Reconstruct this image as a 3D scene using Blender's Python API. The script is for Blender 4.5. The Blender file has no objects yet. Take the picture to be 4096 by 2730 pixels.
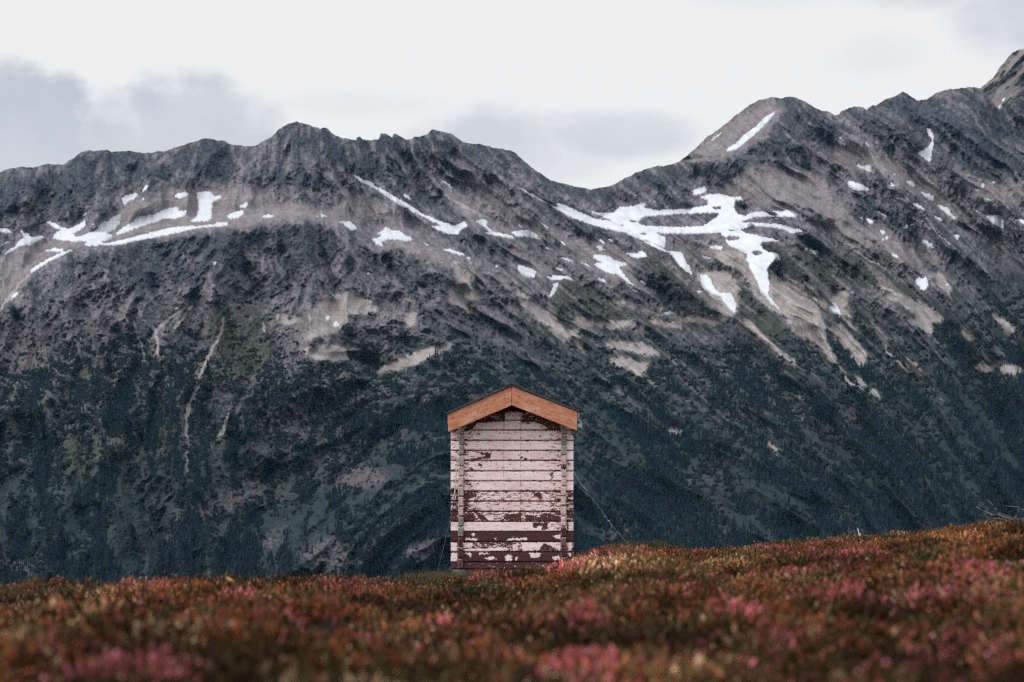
import bpy, math, random
import numpy as np
from mathutils import Vector

random.seed(7)
RNG = np.random.default_rng(11)
SC = bpy.context.scene
COL = SC.collection

# ------------------------------------------------------------------ camera maths
F = 9635.0            # focal length in photograph pixels (4096 wide)
UC, VH = 2048.0, 2050.0   # optical axis column, horizon row
CZ = 1.5              # camera height

def P(u, v, Y):
    return np.stack([(u - UC) / F * Y, Y + 0 * u, CZ + (VH - v) / F * Y], -1)

def pt(u, v, Y):
    return Vector(((u - UC) / F * Y, Y, CZ + (VH - v) / F * Y))

# ------------------------------------------------------------------ noise
_perm = np.random.default_rng(3).permutation(256)
_perm = np.concatenate([_perm, _perm, _perm])
_ga = np.random.default_rng(4).uniform(0, 2 * np.pi, 256)
_gx, _gy = np.cos(_ga), np.sin(_ga)

def perlin(x, y, seed=0):
    xi = np.floor(x).astype(np.int64); yi = np.floor(y).astype(np.int64)
    xf = x - xi; yf = y - yi
    xi = (xi + seed * 37) & 255; yi = (yi + seed * 91) & 255
    x1 = (xi + 1) & 255; y1 = (yi + 1) & 255
    def g(ix, iy, dx, dy):
        h = _perm[_perm[ix] + iy]
        return _gx[h] * dx + _gy[h] * dy
    sx = xf * xf * xf * (xf * (xf * 6 - 15) + 10)
    sy = yf * yf * yf * (yf * (yf * 6 - 15) + 10)
    a = g(xi, yi, xf, yf); b = g(x1, yi, xf - 1, yf)
    c = g(xi, y1, xf, yf - 1); d = g(x1, y1, xf - 1, yf - 1)
    a = a + sx * (b - a); c = c + sx * (d - c)
    return (a + sy * (c - a)) * 1.5

def fbm(x, y, oct=4, seed=0, gain=.5):
    s = np.zeros(np.broadcast(x, y).shape); a = 1.0; n = 0
    for i in range(oct):
        s = s + a * perlin(x, y, seed + i); n += a
        x = x * 2.03 + 7.1; y = y * 2.03 + 3.7; a *= gain
    return s / n

def ridged(x, y, oct=3, seed=0):
    s = np.zeros(np.broadcast(x, y).shape); a = 1.0; n = 0
    for i in range(oct):
        s = s + a * (1 - np.abs(perlin(x, y, seed + i)) * 2); n += a
        x = x * 2.1 + 5.3; y = y * 2.1 + 1.9; a *= .5
    return s / n

def sst(a, b, x):
    t = np.clip((x - a) / (b - a), 0, 1)
    return t * t * (3 - 2 * t)

def mix(a, b, t):
    return a + (b - a) * t

# ------------------------------------------------------------------ object helpers
def put(o, parent=None):
    COL.objects.link(o)
    if parent is not None:
        o.parent = parent
    return o

def tag(o, label=None, cat=None, group=None, kind=None):
    if label: o['label'] = label
    if cat: o['category'] = cat
    if group: o['group'] = group
    if kind: o['kind'] = kind
    return o

def empty(name, loc):
    o = bpy.data.objects.new(name, None)
    o.location = loc
    o.empty_display_size = .2
    return put(o)

def np_mesh(name, verts, faces, mat, parent=None, col=None, smooth=True, attr='albedo', extra=None):
    """verts (N,3), faces (M,k) constant k"""
    verts = np.asarray(verts, np.float32); faces = np.asarray(faces, np.int32)
    me = bpy.data.meshes.new(name)
    k = faces.shape[1]
    me.vertices.add(len(verts)); me.vertices.foreach_set('co', verts.ravel())
    me.loops.add(faces.size); me.loops.foreach_set('vertex_index', faces.ravel())
    me.polygons.add(len(faces))
    me.polygons.foreach_set('loop_start', np.arange(0, faces.size, k, dtype=np.int32))
    me.polygons.foreach_set('loop_total', np.full(len(faces), k, np.int32))
    me.polygons.foreach_set('use_smooth', np.full(len(faces), smooth, bool))
    if col is not None:
        a = me.attributes.new(attr, 'FLOAT_COLOR', 'POINT')
        c = np.ones((len(verts), 4), np.float32); c[:, :3] = col
        a.data.foreach_set('color', c.ravel())
    for nm, arr in (extra or {}).items():
        a = me.attributes.new(nm, 'FLOAT', 'POINT')
        a.data.foreach_set('value', np.asarray(arr, np.float32).ravel())
    me.update(calc_edges=True)
    me.validate()
    o = bpy.data.objects.new(name, me)
    me.materials.append(mat)
    return put(o, parent)

def grid_faces(nr, nc):
    i = np.arange(nr - 1)[:, None] * nc + np.arange(nc - 1)[None, :]
    i = i.ravel()
    return np.stack([i, i + 1, i + nc + 1, i + nc], -1)

class MB:
    def __init__(s): s.v = []; s.f = []
    def poly_prism(s, pts, y0, y1):
        """pts: list of (x,z) counter-clockwise seen from -y; extruded from y0 (front) to y1"""
        n = len(pts); b = len(s.v)
        for x, z in pts: s.v.append((x, y0, z))
        for x, z in pts: s.v.append((x, y1, z))
        s.f.append(tuple(b + i for i in range(n)))
        s.f.append(tuple(b + n + i for i in reversed(range(n))))
        for i in range(n):
            j = (i + 1) % n
            s.f.append((b + i, b + n + i, b + n + j, b + j))
    def box(s, x0, x1, y0, y1, z0, z1):
        s.poly_prism([(x0, z0), (x1, z0), (x1, z1), (x0, z1)], y0, y1)
    def tube(s, pts, r, n=6, r1=None):
        pts = [Vector(p) for p in pts]
        b = len(s.v); m = len(pts)
        for i, p in enumerate(pts):
            d = (pts[min(i + 1, m - 1)] - pts[max(i - 1, 0)]).normalized()
            a = d.cross(Vector((0, 1, .1))) if abs(d.y) < .9 else d.cross(Vector((1, 0, 0)))
            a.normalize(); c = d.cross(a)
            rr = r if r1 is None else r + (r1 - r) * i / (m - 1)
            for k in range(n):
                t = 2 * math.pi * k / n
                s.v.append(tuple(p + (a * math.cos(t) + c * math.sin(t)) * rr))
        for i in range(m - 1):
            for k in range(n):
                k2 = (k + 1) % n
                s.f.append((b + i * n + k, b + i * n + k2, b + (i + 1) * n + k2, b + (i + 1) * n + k))
        s.f.append(tuple(b + k for k in reversed(range(n))))
        s.f.append(tuple(b + (m - 1) * n + k for k in range(n)))
    def ball(s, c, r, n=8):
        b = len(s.v); rows = n // 2
        for i in range(rows + 1):
            t = math.pi * i / rows
            for k in range(n):
                p = 2 * math.pi * k / n
                s.v.append((c[0] + r * math.sin(t) * math.cos(p), c[1] + r * math.sin(t) * math.sin(p), c[2] + r * math.cos(t)))
        for i in range(rows):
            for k in range(n):
                k2 = (k + 1) % n
                s.f.append((b + i * n + k, b + (i + 1) * n + k, b + (i + 1) * n + k2, b + i * n + k2))
    def build(s, name, mat, parent=None, bevel=0, smooth=False):
        me = bpy.data.meshes.new(name)
        me.from_pydata(s.v, [], s.f); me.update()
        import bmesh
        bm = bmesh.new(); bm.from_mesh(me)
        bmesh.ops.recalc_face_normals(bm, faces=bm.faces)
        bm.to_mesh(me); bm.free()
        if smooth:
            for p in me.polygons: p.use_smooth = True
        o = bpy.data.objects.new(name, me); me.materials.append(mat)
        put(o, parent)
        if bevel:
            m = o.modifiers.new('bevel', 'BEVEL'); m.width = bevel; m.segments = 2; m.limit_method = 'ANGLE'
        return o

# ------------------------------------------------------------------ material helpers
def new_mat(name):
    m = bpy.data.materials.new(name); m.use_nodes = True
    nt = m.node_tree
    b = nt.nodes['Principled BSDF']
    b.inputs['Roughness'].default_value = .9
    b.inputs['Specular IOR Level'].default_value = .2
    return m, nt, b

def N(nt, typ, **kw):
    n = nt.nodes.new(typ)
    for k, v in kw.items(): setattr(n, k, v)
    return n

def attr_mat(name, rough=.95, spec=.1, noise_scale=None, amt=.25, bump=None, bump_dist=1.0, translucent=False):
    m, nt, b = new_mat(name)
    b.inputs['Roughness'].default_value = rough
    b.inputs['Specular IOR Level'].default_value = spec
    a = N(nt, 'ShaderNodeAttribute'); a.attribute_name = 'albedo'
    src = a.outputs['Color']
    if noise_scale:
        tc = N(nt, 'ShaderNodeTexCoord')
        no = N(nt, 'ShaderNodeTexNoise'); no.inputs['Scale'].default_value = noise_scale
        no.inputs['Detail'].default_value = 6
        nt.links.new(tc.outputs['Object'], no.inputs['Vector'])
        mr = N(nt, 'ShaderNodeMapRange')
        mr.inputs['To Min'].default_value = 1 - amt; mr.inputs['To Max'].default_value = 1 + amt
        mr.inputs['From Min'].default_value = .25; mr.inputs['From Max'].default_value = .75
        nt.links.new(no.outputs['Fac'], mr.inputs['Value'])
        mx = N(nt, 'ShaderNodeVectorMath', operation='SCALE')
        nt.links.new(src, mx.inputs[0]); nt.links.new(mr.outputs[0], mx.inputs['Scale'])
        src = mx.outputs[0]
        if bump:
            bp = N(nt, 'ShaderNodeBump'); bp.inputs['Strength'].default_value = bump
            bp.inputs['Distance'].default_value = bump_dist
            nt.links.new(no.outputs['Fac'], bp.inputs['Height'])
            nt.links.new(bp.outputs[0], b.inputs['Normal'])
    nt.links.new(src, b.inputs['Base Color'])
    if translucent:
        tr = N(nt, 'ShaderNodeBsdfTranslucent'); nt.links.new(src, tr.inputs['Color'])
        ms = N(nt, 'ShaderNodeMixShader'); ms.inputs[0].default_value = .25
        out = nt.nodes['Material Output']
        nt.links.new(b.outputs[0], ms.inputs[1]); nt.links.new(tr.outputs[0], ms.inputs[2])
        nt.links.new(ms.outputs[0], out.inputs['Surface'])
    return m

def plain_mat(name, c, c2=None, scale=20, rough=.85, stretch=(1, 1, 1), metallic=0, bump=.0, lo=.4, hi=.65, spec=.3):
    m, nt, b = new_mat(name)
    b.inputs['Roughness'].default_value = rough
    b.inputs['Metallic'].default_value = metallic
    b.inputs['Specular IOR Level'].default_value = spec
    tc = N(nt, 'ShaderNodeTexCoord'); mp = N(nt, 'ShaderNodeMapping')
    mp.inputs['Scale'].default_value = stretch
    nt.links.new(tc.outputs['Object'], mp.inputs[0])
    no = N(nt, 'ShaderNodeTexNoise'); no.inputs['Scale'].default_value = scale; no.inputs['Detail'].default_value = 8
    no.inputs['Roughness'].default_value = .65
    nt.links.new(mp.outputs[0], no.inputs['Vector'])
    cr = N(nt, 'ShaderNodeValToRGB')
    cr.color_ramp.elements[0].position = lo; cr.color_ramp.elements[1].position = hi
    cr.color_ramp.elements[0].color = (*c, 1); cr.color_ramp.elements[1].color = (*(c2 or c), 1)
    nt.links.new(no.outputs['Fac'], cr.inputs[0]); nt.links.new(cr.outputs[0], b.inputs['Base Color'])
    if bump:
        bp = N(nt, 'ShaderNodeBump'); bp.inputs['Strength'].default_value = bump; bp.inputs['Distance'].default_value = .004
        nt.links.new(no.outputs['Fac'], bp.inputs['Height']); nt.links.new(bp.outputs[0], b.inputs['Normal'])
    return m

# ------------------------------------------------------------------ outlines read off the mountain (crop origin + scale -> bearing units)
CR = {'A': (0, 400, 1.7418), 'B': (1000, 400, 1.7418), 'C': (2000, 400, 1.7418), 'D': (3000, 150, 1.4252),
      'E': (2300, 1200, 1.3101), 'F': (0, 0, 1.1489), 'G': (2048, 0, 1.1489), 'H': (0, 1200, 1.4254), 'I': (0, 0, .57446)}

def conv(k, pts):
    ox, oy, s = CR[k]
    return [(ox + x / s, oy + y / s) for x, y in pts]

RS = 2.0                       # raster step in bearing units
RW, RH = int(4900 / RS), int(2500 / RS)
RO = 400                       # raster covers u -400..4500, v 0..2500

def raster(polys, holes=(), soft=1):
    m = np.zeros((RH, RW), bool)
    for val, group in ((True, polys), (False, holes)):
        for p in group:
            p = np.array(p); px = (p[:, 0] + RO) / RS; py = p[:, 1] / RS
            x0, x1 = int(max(px.min() - 1, 0)), int(min(px.max() + 2, RW)); y0, y1 = int(max(py.min() - 1, 0)), int(min(py.max() + 2, RH))
            if x1 <= x0 or y1 <= y0: continue
            X, Y = np.meshgrid(np.arange(x0, x1) + .5, np.arange(y0, y1) + .5)
            ins = np.zeros(X.shape, bool)
            n = len(px)
            for i in range(n):
                xa, ya, xb, yb = px[i], py[i], px[(i + 1) % n], py[(i + 1) % n]
                if ya == yb: continue
                c = ((ya > Y) != (yb > Y)) & (X < (xb - xa) * (Y - ya) / (yb - ya) + xa)
                ins ^= c
            m[y0:y1, x0:x1][ins] = val
    m = m.astype(np.float64)
    for _ in range(3 if soft else 1): m = box(m, soft or 1)
    return m

def box(m, r):
    if r < 1: return m
    for ax in (0, 1):
        c = np.cumsum(np.pad(m, [(r + 1, r) if a == ax else (0, 0) for a in (0, 1)], mode='edge'), axis=ax)
        n = m.shape[ax]
        m = (np.take(c, np.arange(2 * r + 1, n + 2 * r + 1), ax) - np.take(c, np.arange(0, n), ax)) / (2 * r + 1)
    return m

def samp(m, u, v):
    x = np.clip((u + RO) / RS - .5, 0, RW - 1.001); y = np.clip(v / RS - .5, 0, RH - 1.001)
    xi = x.astype(int); yi = y.astype(int); fx = x - xi; fy = y - yi
    return (m[yi, xi] * (1 - fx) + m[yi, xi + 1] * fx) * (1 - fy) + (m[yi + 1, xi] * (1 - fx) + m[yi + 1, xi + 1] * fx) * fy

def circ(k, x, y, r, ry=None):
    ry = ry or r
    return conv(k, [(x + r * math.cos(t), y + ry * math.sin(t)) for t in np.linspace(0, 2 * math.pi, 10)[:-1]])

def stroke(k, pts, w):
    """thin band along a polyline, width w (crop pixels)"""
    p = [Vector((a, b)) for a, b in pts]; L = []; R = []
    for i, q in enumerate(p):
        d = (p[min(i + 1, len(p) - 1)] - p[max(i - 1, 0)]).normalized(); n = Vector((-d.y, d.x)) * w / 2
        if i in (0, len(p) - 1): n *= .4
        L.append(q + n); R.append(q - n)
    return conv(k, [(q.x, q.y) for q in L + R[::-1]])

SNOW = [conv(k, p) for k, p in [
 ('A', [(0,890),(35,895),(60,905),(95,930),(40,930),(0,920)]),
 ('A', [(30,1080),(60,1050),(100,1030),(130,985),(175,965),(140,905),(200,935),(215,955),(315,950),(260,985),(215,1020),(170,1010),(120,1030),(100,1055)]),
 ('A', [(320,850),(360,850),(420,885),(480,905),(560,865),(590,830),(595,880),(550,915),(500,935),(545,960),(600,935),(680,910),(690,850),(750,855),(790,815),(840,795),(835,860),(800,905),(740,930),(790,950),(700,985),(600,1015),(590,1000),(620,985),(540,990),(440,985),(360,965),(400,920),(430,910),(370,890)]),
 ('A', [(800,940),(850,895),(930,850),(965,790),(1000,805),(1080,800),(1150,765),(1240,745),(1250,780),(1305,770),(1290,810),(1230,830),(1150,830),(1080,855),(980,885),(900,915),(830,940)]),
 ('A', [(195,1215),(240,1165),(330,1110),(430,1065),(560,1030),(640,1000),(760,1000),(900,965),(1000,940),(1130,905),(1250,885),(1400,880),(1500,868),(1590,850),(1585,882),(1400,890),(1230,928),(1160,945),(1000,975),(800,1015),(700,1015),(580,1020),(450,1075),(340,1130),(240,1195)]),
 ('A', [(305,1052),(380,1035),(450,1045),(440,1058),(330,1058)]),
 ('A', [(845,680),(900,660),(965,650),(940,690),(905,705),(870,740),(855,715)]),
 ('A', [(980,660),(1005,610),(1035,590),(1030,610),(1000,640)]),
 ('A', [(990,680),(1005,690),(990,710)]),
 ('A', [(1215,680),(1230,655),(1290,645),(1325,655),(1290,675),(1250,690)]),
 ('A', [(1370,645),(1470,640),(1490,675),(1555,668),(1520,700),(1480,715),(1475,835),(1440,850),(1330,855),(1330,840),(1370,820),(1380,780),(1385,720),(1370,690)]),
 ('A', [(1500,850),(1560,865),(1590,850),(1590,880),(1530,880)]),
 ('A', [(1655,745),(1735,715),(1725,745),(1690,755)]),
 ('A', [(1575,810),(1620,790),(1695,770),(1700,795),(1660,825),(1600,832)]),
 ('A', [(1830,812),(1870,805),(1916,810),(1880,825)]),
 ('A', [(565,810),(590,780),(615,785),(585,815)]),
 ('A', [(70,1390),(90,1360),(135,1335),(110,1375),(75,1392)]),
 ('A', [(1215,1460),(1235,1435),(1255,1430),(1230,1458)]),
 ('B', [(720,520),(745,530),(850,580),(1000,670),(1100,730),(1200,790),(1340,855),(1440,875),(1500,845),(1515,885),(1470,905),(1450,940),(1380,935),(1310,910),(1250,880),(1330,880),(1200,815),(1060,745),(980,695),(880,625),(790,580),(740,545)]),
 ('B', [(1060,655),(1110,675),(1140,710),(1090,690)]),
 ('B', [(1570,850),(1620,830),(1655,845),(1650,885),(1700,930),(1830,950),(1840,972),(1760,955),(1690,945),(1600,915),(1650,925),(1690,930),(1640,890)]),
 ('B', [(1325,1038),(1400,1043),(1500,1080),(1490,1092),(1420,1072)]),
 ('B', [(1495,1100),(1540,1103),(1540,1113)]),
 ('B', [(850,975),(900,960),(920,945),(885,935),(920,915),(945,885),(985,910),(1040,915),(1090,950),(1140,975),(1100,985),(980,970),(925,985),(915,1000),(930,1025),(880,1010)]),
 ('B', [(1175,986),(1250,1012),(1250,1020),(1210,1005)]),
 ('B', [(610,840),(660,855),(690,845),(745,890),(745,905),(700,910),(660,875)]),
 ('B', [(490,796),(560,818),(500,815)]), ('B', [(440,808),(480,810),(475,819)]), ('B', [(90,810),(160,805),(170,818),(100,825)]),
 ('B', [(805,1215),(840,1198),(847,1212),(815,1224)]),
 ('B', [(525,1515),(555,1505),(562,1525),(535,1545)]), ('B', [(575,1560),(610,1545),(625,1575),(590,1590)]),
 ('B', [(1705,1155),(1735,1157),(1735,1165),(1710,1167)]), ('B', [(1712,1185),(1735,1190),(1725,1198)]),
 ('C', [(115,600),(200,640),(300,690),(400,745),(520,800),(700,862),(880,915),(1000,950),(1000,985),(880,930),(700,890),(560,845),(470,810),(385,760),(300,710),(200,655)]),
 ('C', [(380,720),(450,735),(560,785),(680,835),(800,850),(850,880),(1000,900),(900,915),(820,895),(680,855),(540,805),(430,755)]),
 ('C', [(600,772),(700,790),(790,790),(830,750),(950,740),(980,708),(1015,712),(1000,755),(1060,765),(1200,768),(1330,755),(1440,740),(1450,705),(1385,680),(1460,660),(1530,655),(1560,665),(1620,680),(1690,675),(1690,715),(1640,710),(1630,745),(1655,800),(1690,805),(1680,870),(1660,900),(1700,925),(1640,975),(1560,950),(1530,925),(1450,930),(1300,935),(1150,935),(1080,925),(1155,965),(1150,1035),(1060,1000),(980,960),(880,900),(800,850),(720,820)]),
 ('C', [(1655,800),(1700,812),(1760,785),(1930,775),(2000,768),(2085,788),(2068,820),(1930,812),(1760,822),(1690,850),(1650,860)]),
 ('C', [(1650,855),(1760,858),(1930,868),(2040,885),(2110,905),(2110,918),(2030,930),(1930,892),(1760,880),(1690,900),(1640,910)]),
 ('C', [(1560,945),(1700,925),(1800,950),(1930,975),(1955,990),(1850,985),(1810,1010),(1830,1040),(1870,1060),(1950,1080),(1955,1110),(1880,1150),(1860,1190),(1880,1270),(1870,1360),(1920,1420),(1975,1490),(1900,1430),(1815,1345),(1790,1270),(1740,1180),(1715,1110),(1720,1075),(1640,1035),(1590,1015)]),
 ('C', [(1335,640),(1375,620),(1430,605),(1445,635),(1400,655),(1350,668)]),
 ('C', [(1055,715),(1075,703),(1090,715)]), ('C', [(260,855),(310,870),(345,900),(320,895)]), ('C', [(95,845),(125,870),(170,890),(150,895)]),
 ('C', [(75,925),(140,910),(200,910),(240,930),(295,975),(250,970),(180,955),(120,955)]),
 ('C', [(0,930),(70,945),(100,970),(60,957),(0,947)]),
 ('C', [(400,980),(440,990),(460,1020),(465,1032),(420,1005)]), ('C', [(460,965),(500,985),(530,1000),(500,992)]),
 ('C', [(750,950),(780,960),(785,990),(755,980)]), ('C', [(680,980),(715,980),(735,1005),(690,1000)]), ('C', [(668,1015),(720,1030),(730,1045),(690,1045)]),
 ('C', [(870,1065),(920,1070),(990,1055),(1020,1075),(1025,1095),(950,1105),(910,1090)]),
 ('C', [(650,1080),(760,1090),(800,1120),(890,1140),(890,1155),(830,1165),(850,1200),(900,1260),(940,1310),(985,1345),(930,1320),(880,1265),(820,1215),(780,1215),(730,1195),(680,1170),(650,1145),(720,1140),(660,1110)]),
 ('C', [(952,1232),(1000,1268),(1022,1295),(980,1268)]),
 ('C', [(1165,1055),(1270,1065),(1290,1110),(1320,1160),(1345,1220),(1290,1190),(1240,1145),(1210,1095)]),
 ('C', [(1395,1220),(1440,1220),(1470,1250),(1500,1320),(1540,1350),(1610,1345),(1650,1430),(1640,1490),(1600,1465),(1560,1410),(1530,1370),(1480,1355),(1410,1310),(1400,1270)]),
 ('C', [(1365,1330),(1410,1340),(1390,1350)]), ('C', [(1530,1515),(1555,1500),(1560,1520),(1540,1530)]),
 ('C', [(125,1150),(160,1160),(210,1180),(255,1195),(240,1240),(190,1235),(140,1205),(125,1190)]),
 ('C', [(320,1225),(400,1225),(480,1235),(530,1265),(450,1245),(410,1255),(350,1258)]),
 ('C', [(370,1290),(410,1270),(400,1310),(370,1360),(335,1380),(365,1330)]),
 ('C', [(370,1168),(420,1175),(470,1195),(420,1190)]), ('C', [(400,1090),(460,1103),(525,1130),(480,1124)]),
 ('C', [(670,1240),(720,1250),(750,1280),(700,1265)]), ('C', [(1140,1485),(1180,1478),(1225,1490),(1170,1502)]),
 ('C', [(1455,1020),(1520,1018),(1560,1030),(1540,1048),(1480,1040)]), ('C', [(1405,1085),(1440,1085),(1475,1110),(1430,1105)]),
 ('C', [(1570,355),(1600,330),(1640,310),(1700,245),(1780,190),(1850,120),(1920,75),(1900,120),(1800,220),(1720,290),(1650,345),(1590,362)]),
 ('C', [(1465,285),(1510,250),(1560,210),(1540,240),(1480,284)]),
 ('D', [(490,565),(520,570),(550,605),(515,590)]),
 ('D', [(605,730),(620,722),(640,735),(700,725),(712,740),(705,768),(680,768),(645,752),(630,755)]),
 ('D', [(552,830),(570,820),(610,830),(690,870),(620,875),(570,865)]),
 ('D', [(1005,515),(1025,515),(1045,560),(1050,590),(1030,700),(1020,712),(965,670),(960,655),(1010,630),(1040,590),(1015,555)]),
 ('D', [(775,830),(800,830),(828,850),(800,854)]), ('D', [(815,775),(832,785),(825,794)]), ('D', [(888,820),(920,820),(945,850),(930,858)]),
 ('D', [(965,878),(1000,890),(1050,905),(1050,940),(1010,920)]),
 ('D', [(1060,950),(1130,975),(1150,1010),(1200,1050),(1225,1085),(1170,1050),(1110,1000)]),
 ('D', [(908,933),(960,955),(1012,992),(960,972)]), ('D', [(1040,1015),(1080,1025),(1100,1050),(1070,1040)]),
 ('D', [(1280,858),(1300,855),(1310,875),(1285,880)]), ('D', [(1318,830),(1335,825),(1340,855),(1320,860)]), ('D', [(1228,893),(1260,890),(1262,907)]),
 ('D', [(1255,963),(1290,988),(1340,1015),(1300,1003)]), ('D', [(1340,1015),(1380,1020),(1425,1010),(1445,1050),(1440,1085),(1460,1115),(1410,1080),(1370,1050)]),
 ('D', [(1475,1010),(1510,1020),(1570,1050),(1600,1090),(1562,1064),(1500,1037)]), ('D', [(655,1030),(690,1040),(705,1060),(680,1064)]),
 ('D', [(735,1100),(765,1103),(775,1122),(750,1120)]), ('D', [(860,1068),(900,1072),(895,1090),(870,1087)]),
 ('D', [(1162,1130),(1195,1130),(1185,1160)]), ('D', [(970,1152),(1010,1160),(1055,1200),(1040,1210),(1000,1180)]), ('D', [(800,1228),(830,1235),(852,1262),(820,1252)]),
 ('D', [(935,1385),(960,1372),(985,1375),(1000,1362),(1015,1390),(1020,1420),(990,1448),(960,1420)]),
 ('D', [(330,1213),(385,1218),(397,1240),(355,1234)]), ('D', [(348,1475),(380,1493),(397,1514),(370,1500)]),
 ('D', [(450,1530),(480,1510),(500,1535),(515,1568),(520,1585),(470,1568)]),
 ('D', [(652,585),(668,605),(688,632),(670,622)]),
 ('E', [(1262,112),(1270,128),(1280,165),(1279,195),(1270,170)]), ('E', [(765,88),(782,82),(785,95),(770,100)]), ('E', [(1250,140),(1256,118),(1262,150)]),
]] + [circ('A', 1495, 1140, 11), circ('A', 200, 730, 7), circ('A', 110, 655, 6), circ('A', 652, 868, 7), circ('D', 635, 1027, 9), circ('D', 780, 1145, 10), circ('D', 758, 1155, 8),
      circ('D', 925, 1072, 9), circ('D', 1390, 828, 8), circ('D', 1125, 1415, 11), circ('D', 605, 568, 5), circ('B', 840, 1408, 8), circ('D', 1153, 838, 6, 9),
      stroke('B', [(1330, 560), (1345, 570), (1390, 600), (1440, 642)], 9), stroke('D', [(870, 1012), (890, 1016), (910, 1030)], 8), stroke('D', [(280, 1190), (320, 1210), (350, 1230)], 9),
      stroke('E', [(1540, 60), (1600, 120), (1640, 150)], 3),
      stroke('C', [(180, 1000), (330, 1035), (400, 1062)], 8), stroke('C', [(545, 1120), (600, 1150), (650, 1180)], 9), stroke('C', [(300, 905), (420, 945), (520, 975)], 6), stroke('C', [(1000, 985), (1100, 1030), (1170, 1062)], 16),
      stroke('D', [(930, 1020), (980, 1045), (1030, 1085)], 8), stroke('D', [(700, 980), (740, 1000), (790, 1030)], 7), stroke('D', [(1060, 1120), (1110, 1150), (1150, 1190)], 8), stroke('D', [(840, 900), (880, 915), (920, 935)], 7), stroke('D', [(1300, 920), (1360, 925), (1410, 935)], 6),
      stroke('A', [(0, 1005), (40, 1000), (90, 985)], 9), stroke('A', [(640, 1010), (720, 985), (800, 960)], 8), stroke('B', [(900, 700), (960, 740), (1020, 770)], 6), stroke('B', [(1620, 905), (1700, 925), (1760, 935)], 8), stroke('B', [(1560, 760), (1590, 790), (1620, 820)], 6)]
SNOW_HOLE = [conv('C', [(960,860),(1000,815),(1130,805),(1260,795),(1530,788),(1510,820),(1440,865),(1400,885),(1200,888),(1010,880)]),
             circ('C', 1510, 755, 32, 12), circ('C', 930, 848, 35, 8), circ('C', 1620, 967, 50, 17), circ('C', 1790, 1068, 35, 18), circ('C', 1000, 935, 30, 5), circ('C', 1615, 910, 30, 6), circ('C', 845, 878, 30, 4)]
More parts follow.
